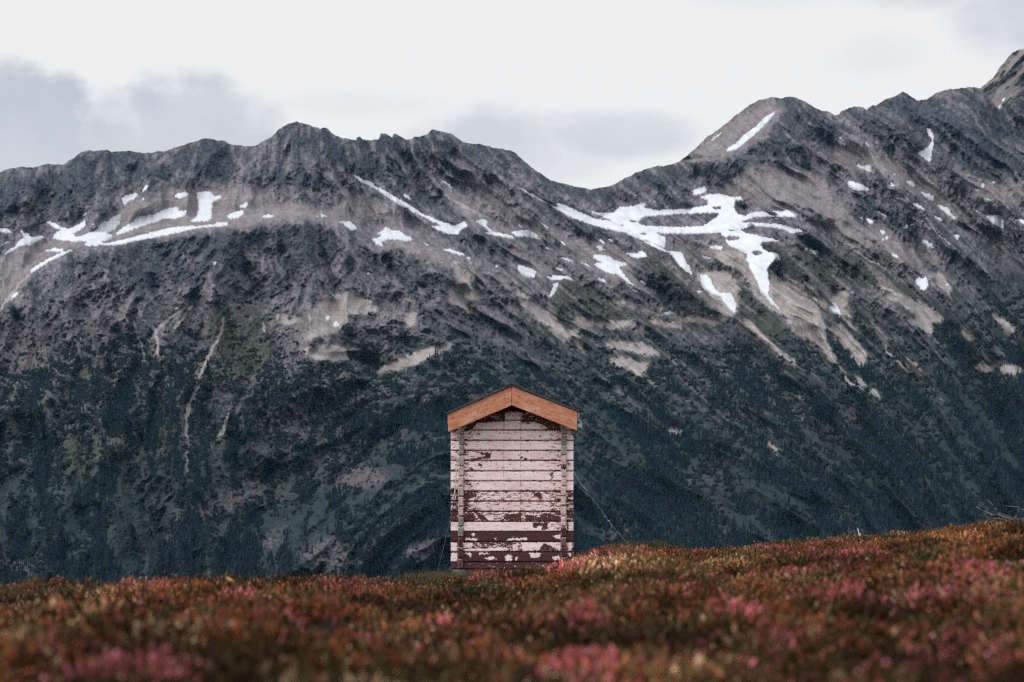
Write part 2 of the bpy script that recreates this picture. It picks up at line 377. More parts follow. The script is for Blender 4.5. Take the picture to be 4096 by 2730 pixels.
SCREE = [conv(k, p) for k, p in [
 ('E', [(1080,0),(1200,0),(1290,90),(1330,250),(1380,330),(1360,340),(1280,250),(1200,170),(1100,90),(1040,20)]),
 ('E', [(1330,150),(1400,130),(1460,200),(1530,280),(1520,340),(1490,355),(1450,280),(1370,210)]),
 ('E', [(860,90),(930,130),(1000,200),(1100,280),(1190,355),(1150,345),(1040,265),(940,180),(870,110)]),
 ('E', [(0,90),(60,100),(170,115),(300,105),(310,130),(220,150),(160,140),(60,135),(0,140),(-40,110)]),
 ('E', [(0,150),(30,190),(40,250),(75,340),(40,280),(0,220),(-30,170)]),
 ('E', [(165,230),(230,210),(300,225),(400,250),(460,295),(390,290),(300,270),(200,250)]),
 ('E', [(180,0),(260,10),(400,60),(540,80),(720,90),(800,120),(740,130),(600,110),(450,80),(300,40)]),
 ('E', [(380,105),(480,120),(570,110),(570,150),(500,140),(400,130)]),
 ('E', [(1650,0),(1800,0),(1900,70),(1940,100),(1880,110),(1820,80),(1720,40)]),
 ('E', [(1750,110),(1840,100),(1880,150),(1875,200),(1840,165)]),
 ('E', [(2020,160),(2070,180),(2085,225),(2040,200)]),
 ('E', [(2080,350),(2140,335),(2190,350),(2180,385),(2120,385)]), ('E', [(2220,330),(2353,360),(2353,395),(2230,370)]),
 ('E', [(1540,470),(1580,480),(1615,540),(1590,520),(1560,505)]), ('E', [(1460,400),(1490,400),(1530,460),(1480,450)]),
 ('E', [(1000,745),(1050,760),(1080,820),(1050,800)]), ('E', [(1070,765),(1105,790),(1090,795)]), ('E', [(1180,745),(1210,770),(1190,765)]),
 ('E', [(470,690),(560,680),(575,700),(500,705)]), ('E', [(1710,310),(1780,330),(1860,460),(1830,420),(1760,350)]),
 ('E', [(2180,70),(2240,100),(2320,190),(2280,180),(2220,130)]), ('E', [(190,465),(230,475),(250,500),(215,490)]),
 ('E', [(1160,500),(1200,500),(1195,520),(1165,520)]), ('E', [(1500,110),(1580,140),(1640,230),(1670,270),(1620,240),(1570,160)]),
 ('E', [(180,310),(280,305),(380,330),(370,350),(330,400),(310,370),(200,335)]),
 ('B', [(1370,1130),(1470,1140),(1530,1200),(1540,1280),(1500,1340),(1660,1350),(1660,1380),(1520,1390),(1480,1400),(1530,1510),(1480,1470),(1400,1380),(1450,1330),(1480,1230),(1440,1170)]),
 ('B', [(1070,1568),(1110,1470),(1150,1490),(1165,1568)]), ('B', [(440,1480),(480,1410),(490,1440),(455,1500)]),
 ('I', [(690,800),(740,795),(800,805),(800,830),(720,825)]), ('I', [(870,850),(930,825),(1000,795),(1045,790),(1030,805),(940,840),(870,860)]),
 ('I', [(630,728),(680,730),(690,745),(640,745)]),
 ('F', [(1420,1450),(1480,1380),(1600,1340),(1690,1370),(1750,1430),(1600,1450),(1560,1520),(1400,1568),(1430,1490)]),
 ('F', [(2080,1230),(2140,1250),(2150,1330),(2250,1350),(2250,1370),(2130,1380),(2160,1460),(2100,1420),(2050,1350),(2100,1310)]),
 ('G', [(1180,1240),(1240,1310),(1290,1280),(1380,1370),(1430,1500),(1420,1568),(1300,1540),(1240,1440),(1190,1360)]),
 ('G', [(850,1260),(980,1240),(1040,1330),(1050,1400),(1010,1460),(940,1480),(980,1400),(900,1340)]),
 ('G', [(1680,1300),(1800,1360),(1900,1420),(1990,1470),(1920,1480),(1830,1430),(1730,1370)]),
 ('G', [(1800,1210),(1900,1260),(1980,1250),(2020,1330),(2010,1360),(1960,1290),(1870,1250)]),
 ('G', [(1360,1340),(1440,1380),(1560,1330),(1530,1420),(1570,1470),(1440,1420)]),
 ('G', [(0,1290),(80,1370),(180,1440),(230,1500),(280,1568),(230,1568),(120,1470),(40,1400)]),
 ('G', [(920,1160),(1060,1160),(1110,1280),(1180,1380),(1240,1440),(1180,1420),(1110,1350),(1040,1230),(950,1200)]),
 ]]
SCREE2 = [stroke('A', [(200,1215),(120,1310),(60,1390),(0,1480)], 16), stroke('A', [(60,1085),(0,1150)], 10), stroke('B', [(1330,640),(1450,720),(1600,800),(1720,880)], 12), stroke('G', [(1480,1080),(1620,1180),(1760,1260)], 8), stroke('G', [(1330,1290),(1480,1420),(1600,1540)], 7)] + [stroke('H', p, w) for p, w in [
 ([(1285,110),(1260,190),(1220,250),(1140,440),(1085,600),(1065,760),(1055,980)], 17), ([(1030,50),(930,130),(890,170),(895,350)], 22), ([(760,80),(780,190),(830,350)], 9),
 ([(1310,600),(1270,740),(1200,850)], 12), ([(1500,110),(1505,190)], 26), ([(1280,100),(1275,180)], 34), ([(1100,20),(1040,100),(1000,160)], 20)]] + \
 [stroke('E', p, w) for p, w in [([(1020,530),(1080,585)], 10), ([(1105,610),(1118,620)], 18), ([(1280,415),(1330,440)], 10), ([(1000,665),(1085,745)], 8), ([(1620,250),(1700,330),(1760,380)], 12),
  ([(1380,330),(1440,440),(1520,480)], 10), ([(1860,460),(1930,540)], 9), ([(430,450),(520,520)], 8), ([(1180,620),(1240,660)], 7)]]
ROCKY = [conv(k, p) for k, p in [   # pinkish outcrops in the woods
 ('H', [(1450,690),(1600,620),(1700,570),(1720,680),(1800,730),(1680,750),(1560,760),(1520,780)]),
 ('H', [(1100,1170),(1250,1100),(1400,1120),(1250,1190),(1130,1230)]), ('H', [(1360,1000),(1460,990),(1470,1080),(1380,1090)]),
 ('H', [(1540,1340),(1620,1270),(1630,1330),(1580,1420),(1450,1390)]), ('H', [(0,1480),(150,1490),(200,1550),(0,1570)]), ('H', [(950,1250),(1030,1200),(1020,1280)]),
 ('H', [(440,590),(520,600),(530,640),(450,640)]), ('H', [(950,1330),(1010,1330),(1000,1420),(940,1400)]),
 ('H', [(600,770),(720,790),(730,850),(620,840)]), ('H', [(0,200),(300,120),(340,260),(200,420),(0,420)]), ('H', [(480,140),(640,90),(700,240),(560,270)]),
 ('I', [(750,1090),(830,1065),(900,1100),(880,1120),(780,1120)]), ('I', [(590,970),(660,945),(720,960),(730,1000),(640,1000)]), ('I', [(690,1270),(760,1230),(830,1290),(850,1310),(720,1310)]), ('I', [(920,1250),(1030,1240),(1030,1290),(920,1290)]),
 ('I', [(440,1170),(560,1130),(620,1120),(540,1170),(470,1190)]), ('E', [(100,1225),(180,1215),(310,1205),(330,1230),(200,1250)]), ('E', [(780,1200),(820,1205),(820,1250),(790,1240)]),
 ('E', [(1380,640),(1480,560),(1500,600),(1420,680)]), ('E', [(480,690),(580,680),(575,705),(500,708)]), ('E', [(2080,640),(2100,650),(2090,670)]),
]]
TAN = [conv(k, p) for k, p in [     # lighter debris slopes
 ('G', [(1060,800),(1160,770),(1400,800),(1480,900),(1600,950),(1500,1000),(1300,960),(1100,960),(1060,900),(980,890)]),
 ('G', [(1500,1000),(1700,1060),(1800,1120),(1960,1160),(1980,1210),(1880,1200),(1800,1220),(1700,1130),(1560,1100),(1450,1080),(1350,1040)]),
 ('G', [(1540,640),(1700,700),(1850,760),(2000,900),(2150,1050),(2353,1220),(2353,1290),(2100,1060),(1900,900),(1700,800),(1500,780),(1420,700)]),
 ('G', [(2050,830),(2353,860),(2353,930),(2200,920),(2100,900)]),
 ('G', [(720,1090),(920,1130),(1000,1110),(1050,1160),(960,1210),(900,1190),(820,1180),(740,1140)]),
 ('G', [(260,1090),(420,1130),(560,1160),(640,1130),(560,1210),(540,1280),(600,1340),(540,1310),(440,1260),(360,1210),(260,1150)]),
 ('G', [(0,960),(120,1010),(260,1080),(360,1130),(250,1140),(100,1090),(0,1060)]),
 ('G', [(0,1130),(120,1180),(200,1230),(160,1280),(80,1240),(0,1220)]),
 ('G', [(780,740),(900,630),(1200,460),(1270,480),(1180,590),(1040,700),(960,720)]),
 ('F', [(300,1100),(500,1000),(560,940),(800,880),(1180,850),(1300,920),(1600,1000),(1700,1060),(1400,1010),(1050,1040),(700,1080),(380,1120),(180,1200),(0,1400),(0,1200),(150,1100)]),
 ('F', [(1500,880),(1650,880),(1800,950),(1960,1030),(1900,1060),(1750,1040),(1600,980)]),
 ('F', [(1990,830),(2080,860),(2180,960),(2353,1060),(2353,1080),(2200,1060),(2120,980)]), ('F', [(2080,700),(2180,760),(2200,840),(2300,930),(2353,960),(2353,1000),(2230,940),(2140,850)]),
 ('F', [(1700,1080),(1780,1060),(1900,1110),(2050,1180),(2200,1230),(2353,1290),(2353,1330),(2150,1260),(1980,1200),(1800,1130)]),
]]
DARK = [conv(k, p) for k, p in [    # dark bare rock
 ('G', [(220,1020),(420,1050),(600,1110),(580,1130),(440,1120),(300,1080),(230,1060)]),
 ('G', [(1310,1090),(1400,1070),(1500,1110),(1560,1150),(1420,1200),(1350,1150)]),
 ('G', [(1240,470),(1310,450),(1420,530),(1530,560),(1600,640),(1500,640),(1540,740),(1440,700),(1400,650),(1330,720),(1050,720),(1180,600)]),
 ('G', [(1510,520),(1590,490),(1800,420),(1890,470),(1930,600),(1880,680),(1750,650),(1640,610)]),
 ('G', [(1940,590),(1890,470),(2120,400),(2250,510),(2353,450),(2353,840),(2100,800),(1950,760)]),
 ('G', [(450,860),(560,800),(680,770),(1040,740),(1380,745),(1400,800),(1100,780),(900,820),(700,860),(600,900),(350,900)]),
 ('G', [(0,700),(100,780),(220,830),(360,870),(330,960),(200,880),(80,780),(0,740)]),
 ('G', [(640,1080),(860,1070),(940,1090),(900,1120),(760,1110)]), ('G', [(660,930),(800,920),(780,950),(680,950)]), ('G', [(620,1005),(780,985),(820,990),(700,1010)]),
 ('G', [(1520,890),(1640,890),(1760,960),(1860,1060),(1900,1100),(1800,1060),(1700,1000),(1600,990)]),
 ('G', [(1900,970),(2100,1060),(2353,1250),(2353,1500),(2200,1350),(2050,1200),(1950,1060)]), ('G', [(2120,910),(2300,920),(2320,950),(2180,960)]),
 ('F', [(0,790),(120,770),(300,760),(400,700),(700,700),(680,800),(400,930),(200,960),(0,1000)]),
 ('F', [(720,750),(950,640),(1050,660),(1060,800),(1150,850),(900,850),(820,880),(760,830)]), ('F', [(1200,800),(1300,740),(1370,760),(1490,850),(1400,860),(1280,850)]),
 ('F', [(1250,650),(1360,565),(1540,620),(1700,720),(1900,830),(2050,920),(2180,990),(2000,950),(1850,860),(1700,800),(1550,760),(1400,690)]),
 ('F', [(1560,640),(1900,640),(2100,660),(2353,690),(2353,800),(2200,760),(2050,740),(1900,760),(1700,700)]), ('F', [(2080,790),(2150,830),(2130,900),(2060,850)]),
 ('F', [(380,1140),(650,1110),(800,1080),(1050,1040),(1200,1060),(1150,1200),(1050,1250),(900,1300),(700,1330),(500,1300),(300,1250)]),
 ('F', [(1300,930),(1430,925),(1600,985),(1460,975)]), ('F', [(420,965),(500,935),(525,965),(440,1005)]), ('F', [(680,890),(735,880),(735,920),(690,915)]),
 ('F', [(1230,1060),(1450,1010),(1560,1090),(1500,1220),(1300,1230)]), ('F', [(1620,1150),(1800,1160),(1950,1200),(2000,1300),(1900,1330),(1700,1250)]),
 ('F', [(1950,1060),(2130,1060),(2353,1110),(2353,1200),(2100,1140)]),
]]
OLIVE = [conv(k, p) for k, p in [   # alpine turf
 ('G', [(570,1200),(650,1130),(720,1170),(830,1270),(880,1340),(950,1390),(900,1440),(700,1400),(640,1320)]),
 ('G', [(1150,1110),(1240,1130),(1420,1200),(1560,1150),(1720,1160),(1760,1240),(1860,1350),(2000,1470),(1900,1450),(1700,1340),(1560,1300),(1400,1330),(1280,1260),(1170,1240)]),
 ('G', [(890,1200),(980,1220),(1060,1310),(1180,1430),(1290,1568),(1100,1568),(1050,1450),(1000,1340),(930,1260)]),
 ('G', [(180,1400),(220,1290),(300,1290),(450,1380),(640,1460),(800,1540),(560,1460),(450,1490),(330,1465),(240,1470)]),
 ('G', [(100,1120),(300,1150),(330,1190),(220,1160)]), ('G', [(1180,1230),(1240,1250),(1260,1300),(1230,1300),(1190,1260)]),
 ('H', [(1580,330),(1600,380),(1480,680),(1380,690),(1440,520)]), ('H', [(440,400),(530,330),(520,560),(470,600)]), ('H', [(1200,60),(1480,60),(1580,300),(1400,500),(1250,420),(1200,250)]),
 ('H', [(0,720),(100,680),(80,780),(0,860)]), ('H', [(900,700),(1020,740),(960,900),(880,930)]), ('H', [(380,800),(490,780),(500,1000),(380,1010)]), ('H', [(560,780),(720,780),(740,960),(600,960)]),
]]

# ridge line and secondary edges
RIDGE = conv('A', [(-700,560),(-300,520),(0,500),(70,478),(150,465),(230,472),(330,446),(430,452),(460,440),(520,400),(560,370),(610,352),(650,358),(700,350),(760,352),(790,365),(890,352),(1000,370),(1060,372),(1090,360),(1140,358),(1230,330),(1330,300),(1380,285),(1430,262),(1500,280),(1550,285),(1600,305),(1650,318),(1735,325)]) + \
 conv('B', [(0,325),(40,318),(90,290),(150,260),(190,215),(240,180),(320,153),(380,165),(400,168),(440,188),(475,190),(487,208),(500,195),(520,192),(545,200),(570,235),(620,255),(650,268),(740,280),(745,262),(762,255),(785,275),(800,275),(805,280),(895,278),(910,235),(930,230),(960,240),(990,268),(1000,240),(1015,232),(1040,255),(1080,275),(1130,272),(1145,250),(1175,258),(1245,235),(1265,205),(1340,220),(1410,238),(1450,270),(1480,295),(1520,303),(1620,312),(1700,335),(1735,341)]) + \
 conv('C', [(0,343),(70,350),(120,380),(160,420),(220,475),(290,520),(350,560),(380,568),(440,580),(510,602),(560,610),(635,625),(680,612),(740,608),(800,590),(860,550),(940,512),(1010,485),(1100,460),(1150,460),(1250,432),(1330,365),(1380,320),(1440,260),(1540,195),(1640,110),(1700,65)]) + \
 conv('D', [(0,385),(50,358),(130,340),(180,346),(250,340),(310,365),(360,395),(410,420),(435,418),(480,440),(505,445),(520,425),(570,400),(605,392),(640,398),(660,415),(700,388),(725,388),(760,360),(830,335),(872,306),(920,340),(950,358),(1000,358),(1060,320),(1110,302),(1170,292),(1230,288),(1260,283),(1310,292),(1350,330),(1400,390),(1430,418),(1460,370),(1500,345),(1562,335),(1700,300),(2100,380)])
RIDGE = np.array(sorted(RIDGE))
LIP = np.array([(-700, 1300)] + conv('A', [(0,1420),(60,1390),(200,1220),(300,1145),(500,1040),(600,1017),(780,1017),(950,972),(1200,932),(1400,892),(1600,880),(1735,865)]) +
               conv('B', [(150,825),(330,815),(500,820),(600,840),(700,890),(800,965),(870,1025),(1000,990),(1200,990),(1330,1040),(1500,1100),(1700,1180)]) + [(2400, 1250), (5000, 1700)])

# ------------------------------------------------------------------ MOUNTAIN
u_in = np.concatenate([np.arange(-900, -200, 5.0), np.arange(-200, 4300, 2.9), np.arange(4300, 5000, 5.0)])
u_l = np.arange(-3600, -900, 42.0); u_r = np.arange(5000, 7800, 42.0)
us = np.concatenate([u_l, u_in, u_r]); NC = len(us)
vr = np.interp(us, RIDGE[:, 0], RIDGE[:, 1])
vr = vr + 2.5 * perlin(us / 23, us * 0 + .5, 9) + 2 * perlin(us / 9, us * 0 + .5, 10) + \
    np.where((us < -420) | (us > 4700), 60 * perlin(us / 400, us * 0, 11), 0)
NRW = 800
VB = 2440.0
t = np.linspace(0, 1, NRW)[:, None]
Vg = vr[None, :] + (VB - vr[None, :]) * t
Ug = np.broadcast_to(us[None, :], Vg.shape).copy()
h = t * np.ones_like(Vg)
kk = sst(900, 2000, Ug) * 1.15 * (1 - .35 * sst(3300, 4300, Ug))
S = Ug - kk * (Vg - 1000)                       # across the fall line
T = Vg + kk * .3 * Ug
Sw = S + 60 * fbm(Ug / 260, Vg / 260, 3, 21)
lip = np.interp(us, LIP[:, 0], LIP[:, 1])[None, :]
lipw = 1 - sst(1900, 2500, Ug)

W_u = Ug + 9 * fbm(Ug / 26, Vg / 26, 3, 31) + 14 * fbm(Ug / 90, Vg / 90, 2, 33)
W_v = Vg + 7 * fbm(Ug / 26, Vg / 26, 3, 35) + 12 * fbm(Ug / 90, Vg / 90, 2, 37)
snow = samp(box(raster(SNOW, SNOW_HOLE, 0), 1), Ug + 7 * fbm(Ug / 13, Vg / 9, 4, 41), Vg + 6 * fbm(Ug / 13, Vg / 9, 4, 43))
snow = snow + (.34 * fbm((Ug + .3 * Vg) / 8, Vg / 5, 3, 45) - .30 * np.clip(fbm(S / 12, T / 40, 3, 46), 0, 1)) * np.clip(4 * snow * (1 - snow) + .25, 0, 1) * (snow > .02)
scree = np.maximum(samp(raster(SCREE, (), 4), W_u, W_v), samp(raster(SCREE2, (), 1), W_u, W_v))
rocky = samp(raster(ROCKY, (), 6), W_u, W_v)
tan = samp(raster(TAN, (), 9), Ug + 1.5 * (W_u - Ug), Vg + 1.5 * (W_v - Vg))
dark = samp(raster(DARK, (), 8), Ug + 1.5 * (W_u - Ug), Vg + 1.5 * (W_v - Vg))
olive = samp(raster(OLIVE, (), 5), W_u, W_v)
snow_wide = np.clip(samp(raster(SNOW, (), 9), Ug, Vg) * 1.8, 0, 1)
# vegetation line
vl = np.interp(us, [-400, 0, 500, 900, 1300, 1800, 2100, 2500, 3000, 3500, 4096, 4500], [1250, 1230, 1230, 1240, 1290, 1210, 1230, 1240, 1200, 1160, 1020, 1000])[None, :]
n_big = fbm(Sw / 170, T / 300, 4, 51)
n_med = fbm(Sw / 60, T / 110, 4, 55)
n_fine = fbm(Ug / 16, Vg / 13, 3, 59)
veg = sst(-80, 220, Vg - vl + 170 * n_big + 110 * n_med)
# relief: pushes the surface in and out along the slope
smooth_area = np.clip(np.maximum(np.maximum(snow, scree), tan), 0, 1)
rough = (1 - .8 * smooth_area) * (1 - .9 * snow_wide) * (1 - .62 * veg * sst(1300, 2000, Ug)) * (1 - .3 * veg)
rr = ridged(Sw / 330, T / 800, 3, 61)
rr2 = ridged((Sw + .35 * (Vg - 1000)) / 110, T / 190, 3, 67)
D = 2650 + 1750 * (1 - h) ** 1.1
D = D + 230 * lipw * (sst(30, -60, Vg - lip) - .5)
sub = np.interp(us, [2690, 2730, 2950, 3090, 3200, 3400], [648, 648, 625, 632, 645, 680])[None, :]
D = D + 260 * sst(8, -8, Vg - sub) * sst(2690, 2760, Ug) * (1 - sst(3000, 3220, Ug))
D = D - (1 - .85 * snow_wide) * (185 * (rr - .5) * (1 - .3 * veg * sst(1300, 2000, Ug)) + 36 * rr2 * rough + (26 * (ridged((Ug + .4 * Vg) / 62, (Vg - .4 * Ug) / 84, 4, 71) - .5) + 11 * fbm(Ug / 13, Vg / 13, 3, 75)) * rough) * (.35 + .65 * sst(0, .08, h))
D = D + 120 * np.sin((Ug - 400) / 650.0) * h
Dm = D
verts = P(Ug, Vg, Dm)
# albedo --------------------------------------------------------
def C(r, g, b): return np.array([r, g, b])
one = Vg[..., None] * 0 + 1
streak = fbm((Sw + .2 * Vg) / 26, T / 120, 4, 83)
lw = 1 - sst(900, 1500, Ug + .4 * (Vg - 700))
streak = mix(streak, .62 * fbm((Ug + .55 * Vg) / 30, (Vg - .4 * Ug) / 62, 4, 84) + .5 * fbm((Ug - .5 * Vg) / 34, (Vg + .5 * Ug) / 80, 4, 86), lw)
cliff = np.clip(.34 + 1.15 * streak * (1 - .85 * tan) + .55 * dark * (1 - .6 * tan) - .5 * tan + 1.0 * n_med * (1 - .5 * tan) + .5 * n_big, 0, 1)[..., None]
strat = np.clip(.5 + .55 * fbm(Ug / 24, Vg / 26, 3, 81) + .55 * fbm(Ug / 9, Vg / 8, 3, 85), 0, 1)[..., None]
alb = mix(C(.158, .147, .162) * one, C(.047, .057, .073) * one, sst(.05, .95, cliff))
alb = alb * (.58 + .84 * strat)
tn = (tan * (.75 + .5 * n_med))[..., None].clip(0, 1)
alb = mix(alb, C(.205, .187, .196) * (.84 + .36 * strat), tn * .92 * (1 - .35 * cliff))
ol = (olive * sst(-.55, .15, n_med + n_fine * .5 + .15))[..., None]
alb = mix(alb, C(.042, .048, .042) * (.7 + .6 * strat), ol)
run = fbm(S / 20, (Vg + .8 * Ug) / 620, 3, 87) + .4 * fbm(S / 60, (Vg + .8 * Ug) / 500, 2, 89)
rz = sst(1500, 2200, Ug) * sst(-420, -150, Vg - vl) * (1 - sst(250, 650, Vg - vl))
alb = mix(alb, C(.19, .172, .174) * (.8 + .4 * strat), (rz * sst(.10, .42, run))[..., None] * .6)
alb = mix(alb, C(.040, .046, .046) * (.7 + .6 * strat), (rz * sst(.10, .45, -run))[..., None] * .6)
crack = sst(.45, .8, ridged((Ug + .45 * Vg) / 30, (Vg - .35 * Ug) / 44, 3, 97)) * (1 - .92 * tan)
alb = alb * (1 - .4 * crack[..., None])
chip = sst(.34, .55, fbm(Ug / 10, Vg / 8, 2, 99)) * (1 - .5 * tan)
alb = mix(alb, C(.21, .19, .195), chip[..., None] * .55)
# lower slopes: grass, outcrops, scrub ground
speck = sst(.16, .36, fbm(Ug / 11, Vg / 10, 3, 91) + .45 * fbm(Sw / 60, T / 120, 3, 93) + .20 - .30 * sst(1400, 2100, Ug))[..., None]
gr_dim = (1 - .12 * sst(1500, 2200, Ug))[..., None]
gr = mix(C(.017, .031, .037) * one, C(.038, .052, .048) * one, sst(-.3, .5, n_big + .5 * n_med)[..., None])
gr = mix(gr * gr_dim, C(.135, .114, .116) * one, speck * (.85 * (1 - sst(150, 800, Vg - vl))[..., None]))
vmask = veg * (1 - .55 * rz * sst(.05, .4, run))
alb = mix(alb, gr * (.75 + .5 * strat), vmask[..., None] * .96)
alb = mix(alb, C(.050, .056, .036) * (.8 + .4 * strat), (olive * veg)[..., None] * .7)
rk = (rocky * sst(-.25, .25, n_fine + .6 * n_med + .12))[..., None]
alb = mix(alb, C(.115, .098, .106) * (.65 + .7 * strat), rk * .85)
sc = sst(.14, .66, scree + (.25 * n_fine + .55 * fbm(S / 11, T / 60, 3, 88)) * np.clip(4 * scree * (1 - scree) + .2, 0, 1))[..., None]
alb = mix(alb, C(.275, .252, .252) * (.85 + .3 * strat), sc)
# snow stays a sheet of its own, its rim melts into wet pale ground
alb = np.clip(alb * .96, .008, .85)

# back slope and valley rows
back = []
for k, (dd, dv) in enumerate([(90, 90), (400, 420), (1200, 1200)]):
    back.append(P(us, vr + dv, Dm[0] + dd))
back = np.stack(back[::-1])
bot = []
for k, (dd, dz) in enumerate([(120, 60), (350, 110), (800, 140)]):
    q = P(us, us * 0 + VB, Dm[-1] - dd); q[:, 2] = verts[-1, :, 2] - dz
    bot.append(q)
bot = np.stack(bot)
vall = np.concatenate([back, verts, bot])
aall = np.concatenate([np.repeat(alb[:1], 3, 0), alb, np.repeat(alb[-1:], 3, 0)])
m_mount = attr_mat('mountain_ground', noise_scale=.06, amt=.28, bump=.6, bump_dist=4.0)
o = np_mesh('mountain', vall.reshape(-1, 3), grid_faces(vall.shape[0], NC), m_mount, col=aall.reshape(-1, 3))
tag(o, 'long grey brown mountain ridge with green lower slopes behind the shed', 'mountain', kind='structure')

# far peak behind the right hand ridge
fu = np.arange(3850, 5400, 5.0)
FR = np.array([(3850, 560), (3900, 400)] + conv('D', [(1310,292),(1340,270),(1380,235),(1430,165),(1470,120),(1500,85),(1562,60)]) + [(4200, 110), (4500, 60), (5400, 300)])
fvr = np.interp(fu, FR[:, 0], FR[:, 1]) + 6 * perlin(fu / 30, fu * 0, 5) + 3 * perlin(fu / 11, fu * 0, 6)
ft = np.linspace(0, 1, 130)[:, None]
FV = fvr[None] + (760 - fvr[None]) * ft; FU = np.broadcast_to(fu[None], FV.shape)
FS = FU + 1.0 * FV
FD = 6300 - 900 * ft - 130 * ridged(FS / 130, FV / 400, 4, 101) - 30 * fbm(FU / 25, FV / 25, 4, 105)
fcl = np.clip(.45 + .9 * fbm(FS / 45, FV / 130, 4, 107), 0, 1)[..., None]
fa = mix(C(.20, .175, .168), C(.055, .06, .07), fcl)
fsn = raster([conv('D', [(1412,395),(1450,372),(1440,412),(1425,418)]), conv('D', [(1430,360),(1470,330),(1440,372)])], (), 1)
fv_ = P(FU, FV, FD)
fb = np.stack([P(fu, fvr + 500, FD[0] + 900), P(fu, fvr + 60, FD[0] + 120)])
o = np_mesh('mountain', np.concatenate([fb, fv_]).reshape(-1, 3), grid_faces(132, len(fu)), m_mount, col=np.concatenate([np.repeat(fa[:1], 2, 0), fa]).reshape(-1, 3))
tag(o, 'steep pale rock peak rising behind the right end of the ridge', 'mountain', kind='structure')

# ------------------------------------------------------------------ SNOW (one melting cover in many patches)
m_snow = attr_mat('old_snow', rough=.8, noise_scale=.035, amt=.12)
nt = m_snow.node_tree; b = nt.nodes['Principled BSDF']
sv = verts.copy()
off = np.clip((np.clip(snow, 0, 1) - .35) * 8.0, -3, 1.3)
sv[..., 1] -= off * .6; sv[..., 2] += off * .8
ff = grid_faces(NRW, NC)
sel = (snow.ravel()[ff].max(1) > .12)
ff = ff[sel]
uq, inv = np.unique(ff, return_inverse=True)
svl = sv.reshape(-1, 3)[uq]; fidx = inv.reshape(ff.shape)
# snow on the far saddle
fo = samp(fsn, FU, FV); fs_v = fv_.copy(); fs_v[..., 1] -= (fo - .5) * 10; fs_v[..., 2] += (fo - .5) * 8
f2 = grid_faces(130, len(fu)); f2 = f2[fo.ravel()[f2].max(1) > .25]
uq2, inv2 = np.unique(f2, return_inverse=True)
svl = np.concatenate([svl, fs_v.reshape(-1, 3)[uq2]]); fidx = np.concatenate([fidx, inv2.reshape(f2.shape) + len(uq)])
sval = np.concatenate([snow.ravel()[uq], fo.ravel()[uq2]])
stex = np.concatenate([fbm(S / 30, T / 90, 4, 47).ravel()[uq], np.zeros(len(uq2))])
scol = mix(C(.26, .265, .29), C(.53, .565, .62), sst(.33, .75, sval + .25 * stex)[:, None])
scol = mix(scol, C(.42, .44, .485), sst(.05, .5, stex)[:, None] * .8)
o = np_mesh('snow', svl, fidx, m_snow, col=scol)
tag(o, 'white melting snow lying in patches and streaks on the mountain', 'snow', kind='stuff')

# ------------------------------------------------------------------ CONIFER FOREST and SCRUB
forest_p = sst(.02, .26, (Vg - vl - 560) / 1500 + 1.5 * fbm((Sw + 50 * n_med) / 100, T / 460, 3, 121) + .5 * n_med + .06) * (1 - np.clip(scree * 2, 0, 1)) * (1 - .9 * np.clip(rocky * 1.3, 0, 1)) * (1 - .75 * olive) * sst(130, 430, Vg - vl + 60 * n_med)
fs = fbm((Ug + 70 * n_med + 25 * n_fine) / 66, (Vg + 40 * n_fine) / 620, 2, 127)
stripe = mix(1.0, sst(-.14, .10, fs + .22 * sst(1950, 2350, Vg)), (1 - sst(1250, 1750, Ug)) * sst(250, 420, Vg - vl))
forest_p = forest_p * stripe
scrub_p = stripe * sst(.16, .34, fbm(Ug / 52, Vg / 20, 4, 131) + .45 * n_big + .42 * sst(20, 260, Vg - vl) - .20 + .10 * (1 - sst(1200, 1700, Ug))) * sst(-60, 120, Vg - vl + 150 * n_big) * (1 - .45 * sst(1500, 2200, Ug)) * (1 - np.clip(scree * 2, 0, 1)) * (1 - .85 * rocky) * (1 - .6 * olive) * (1 - snow)
inside = ((Ug > -850) & (Ug < 4950)) * np.where((Ug < -200) | (Ug > 4300), 1.7, 1.0)

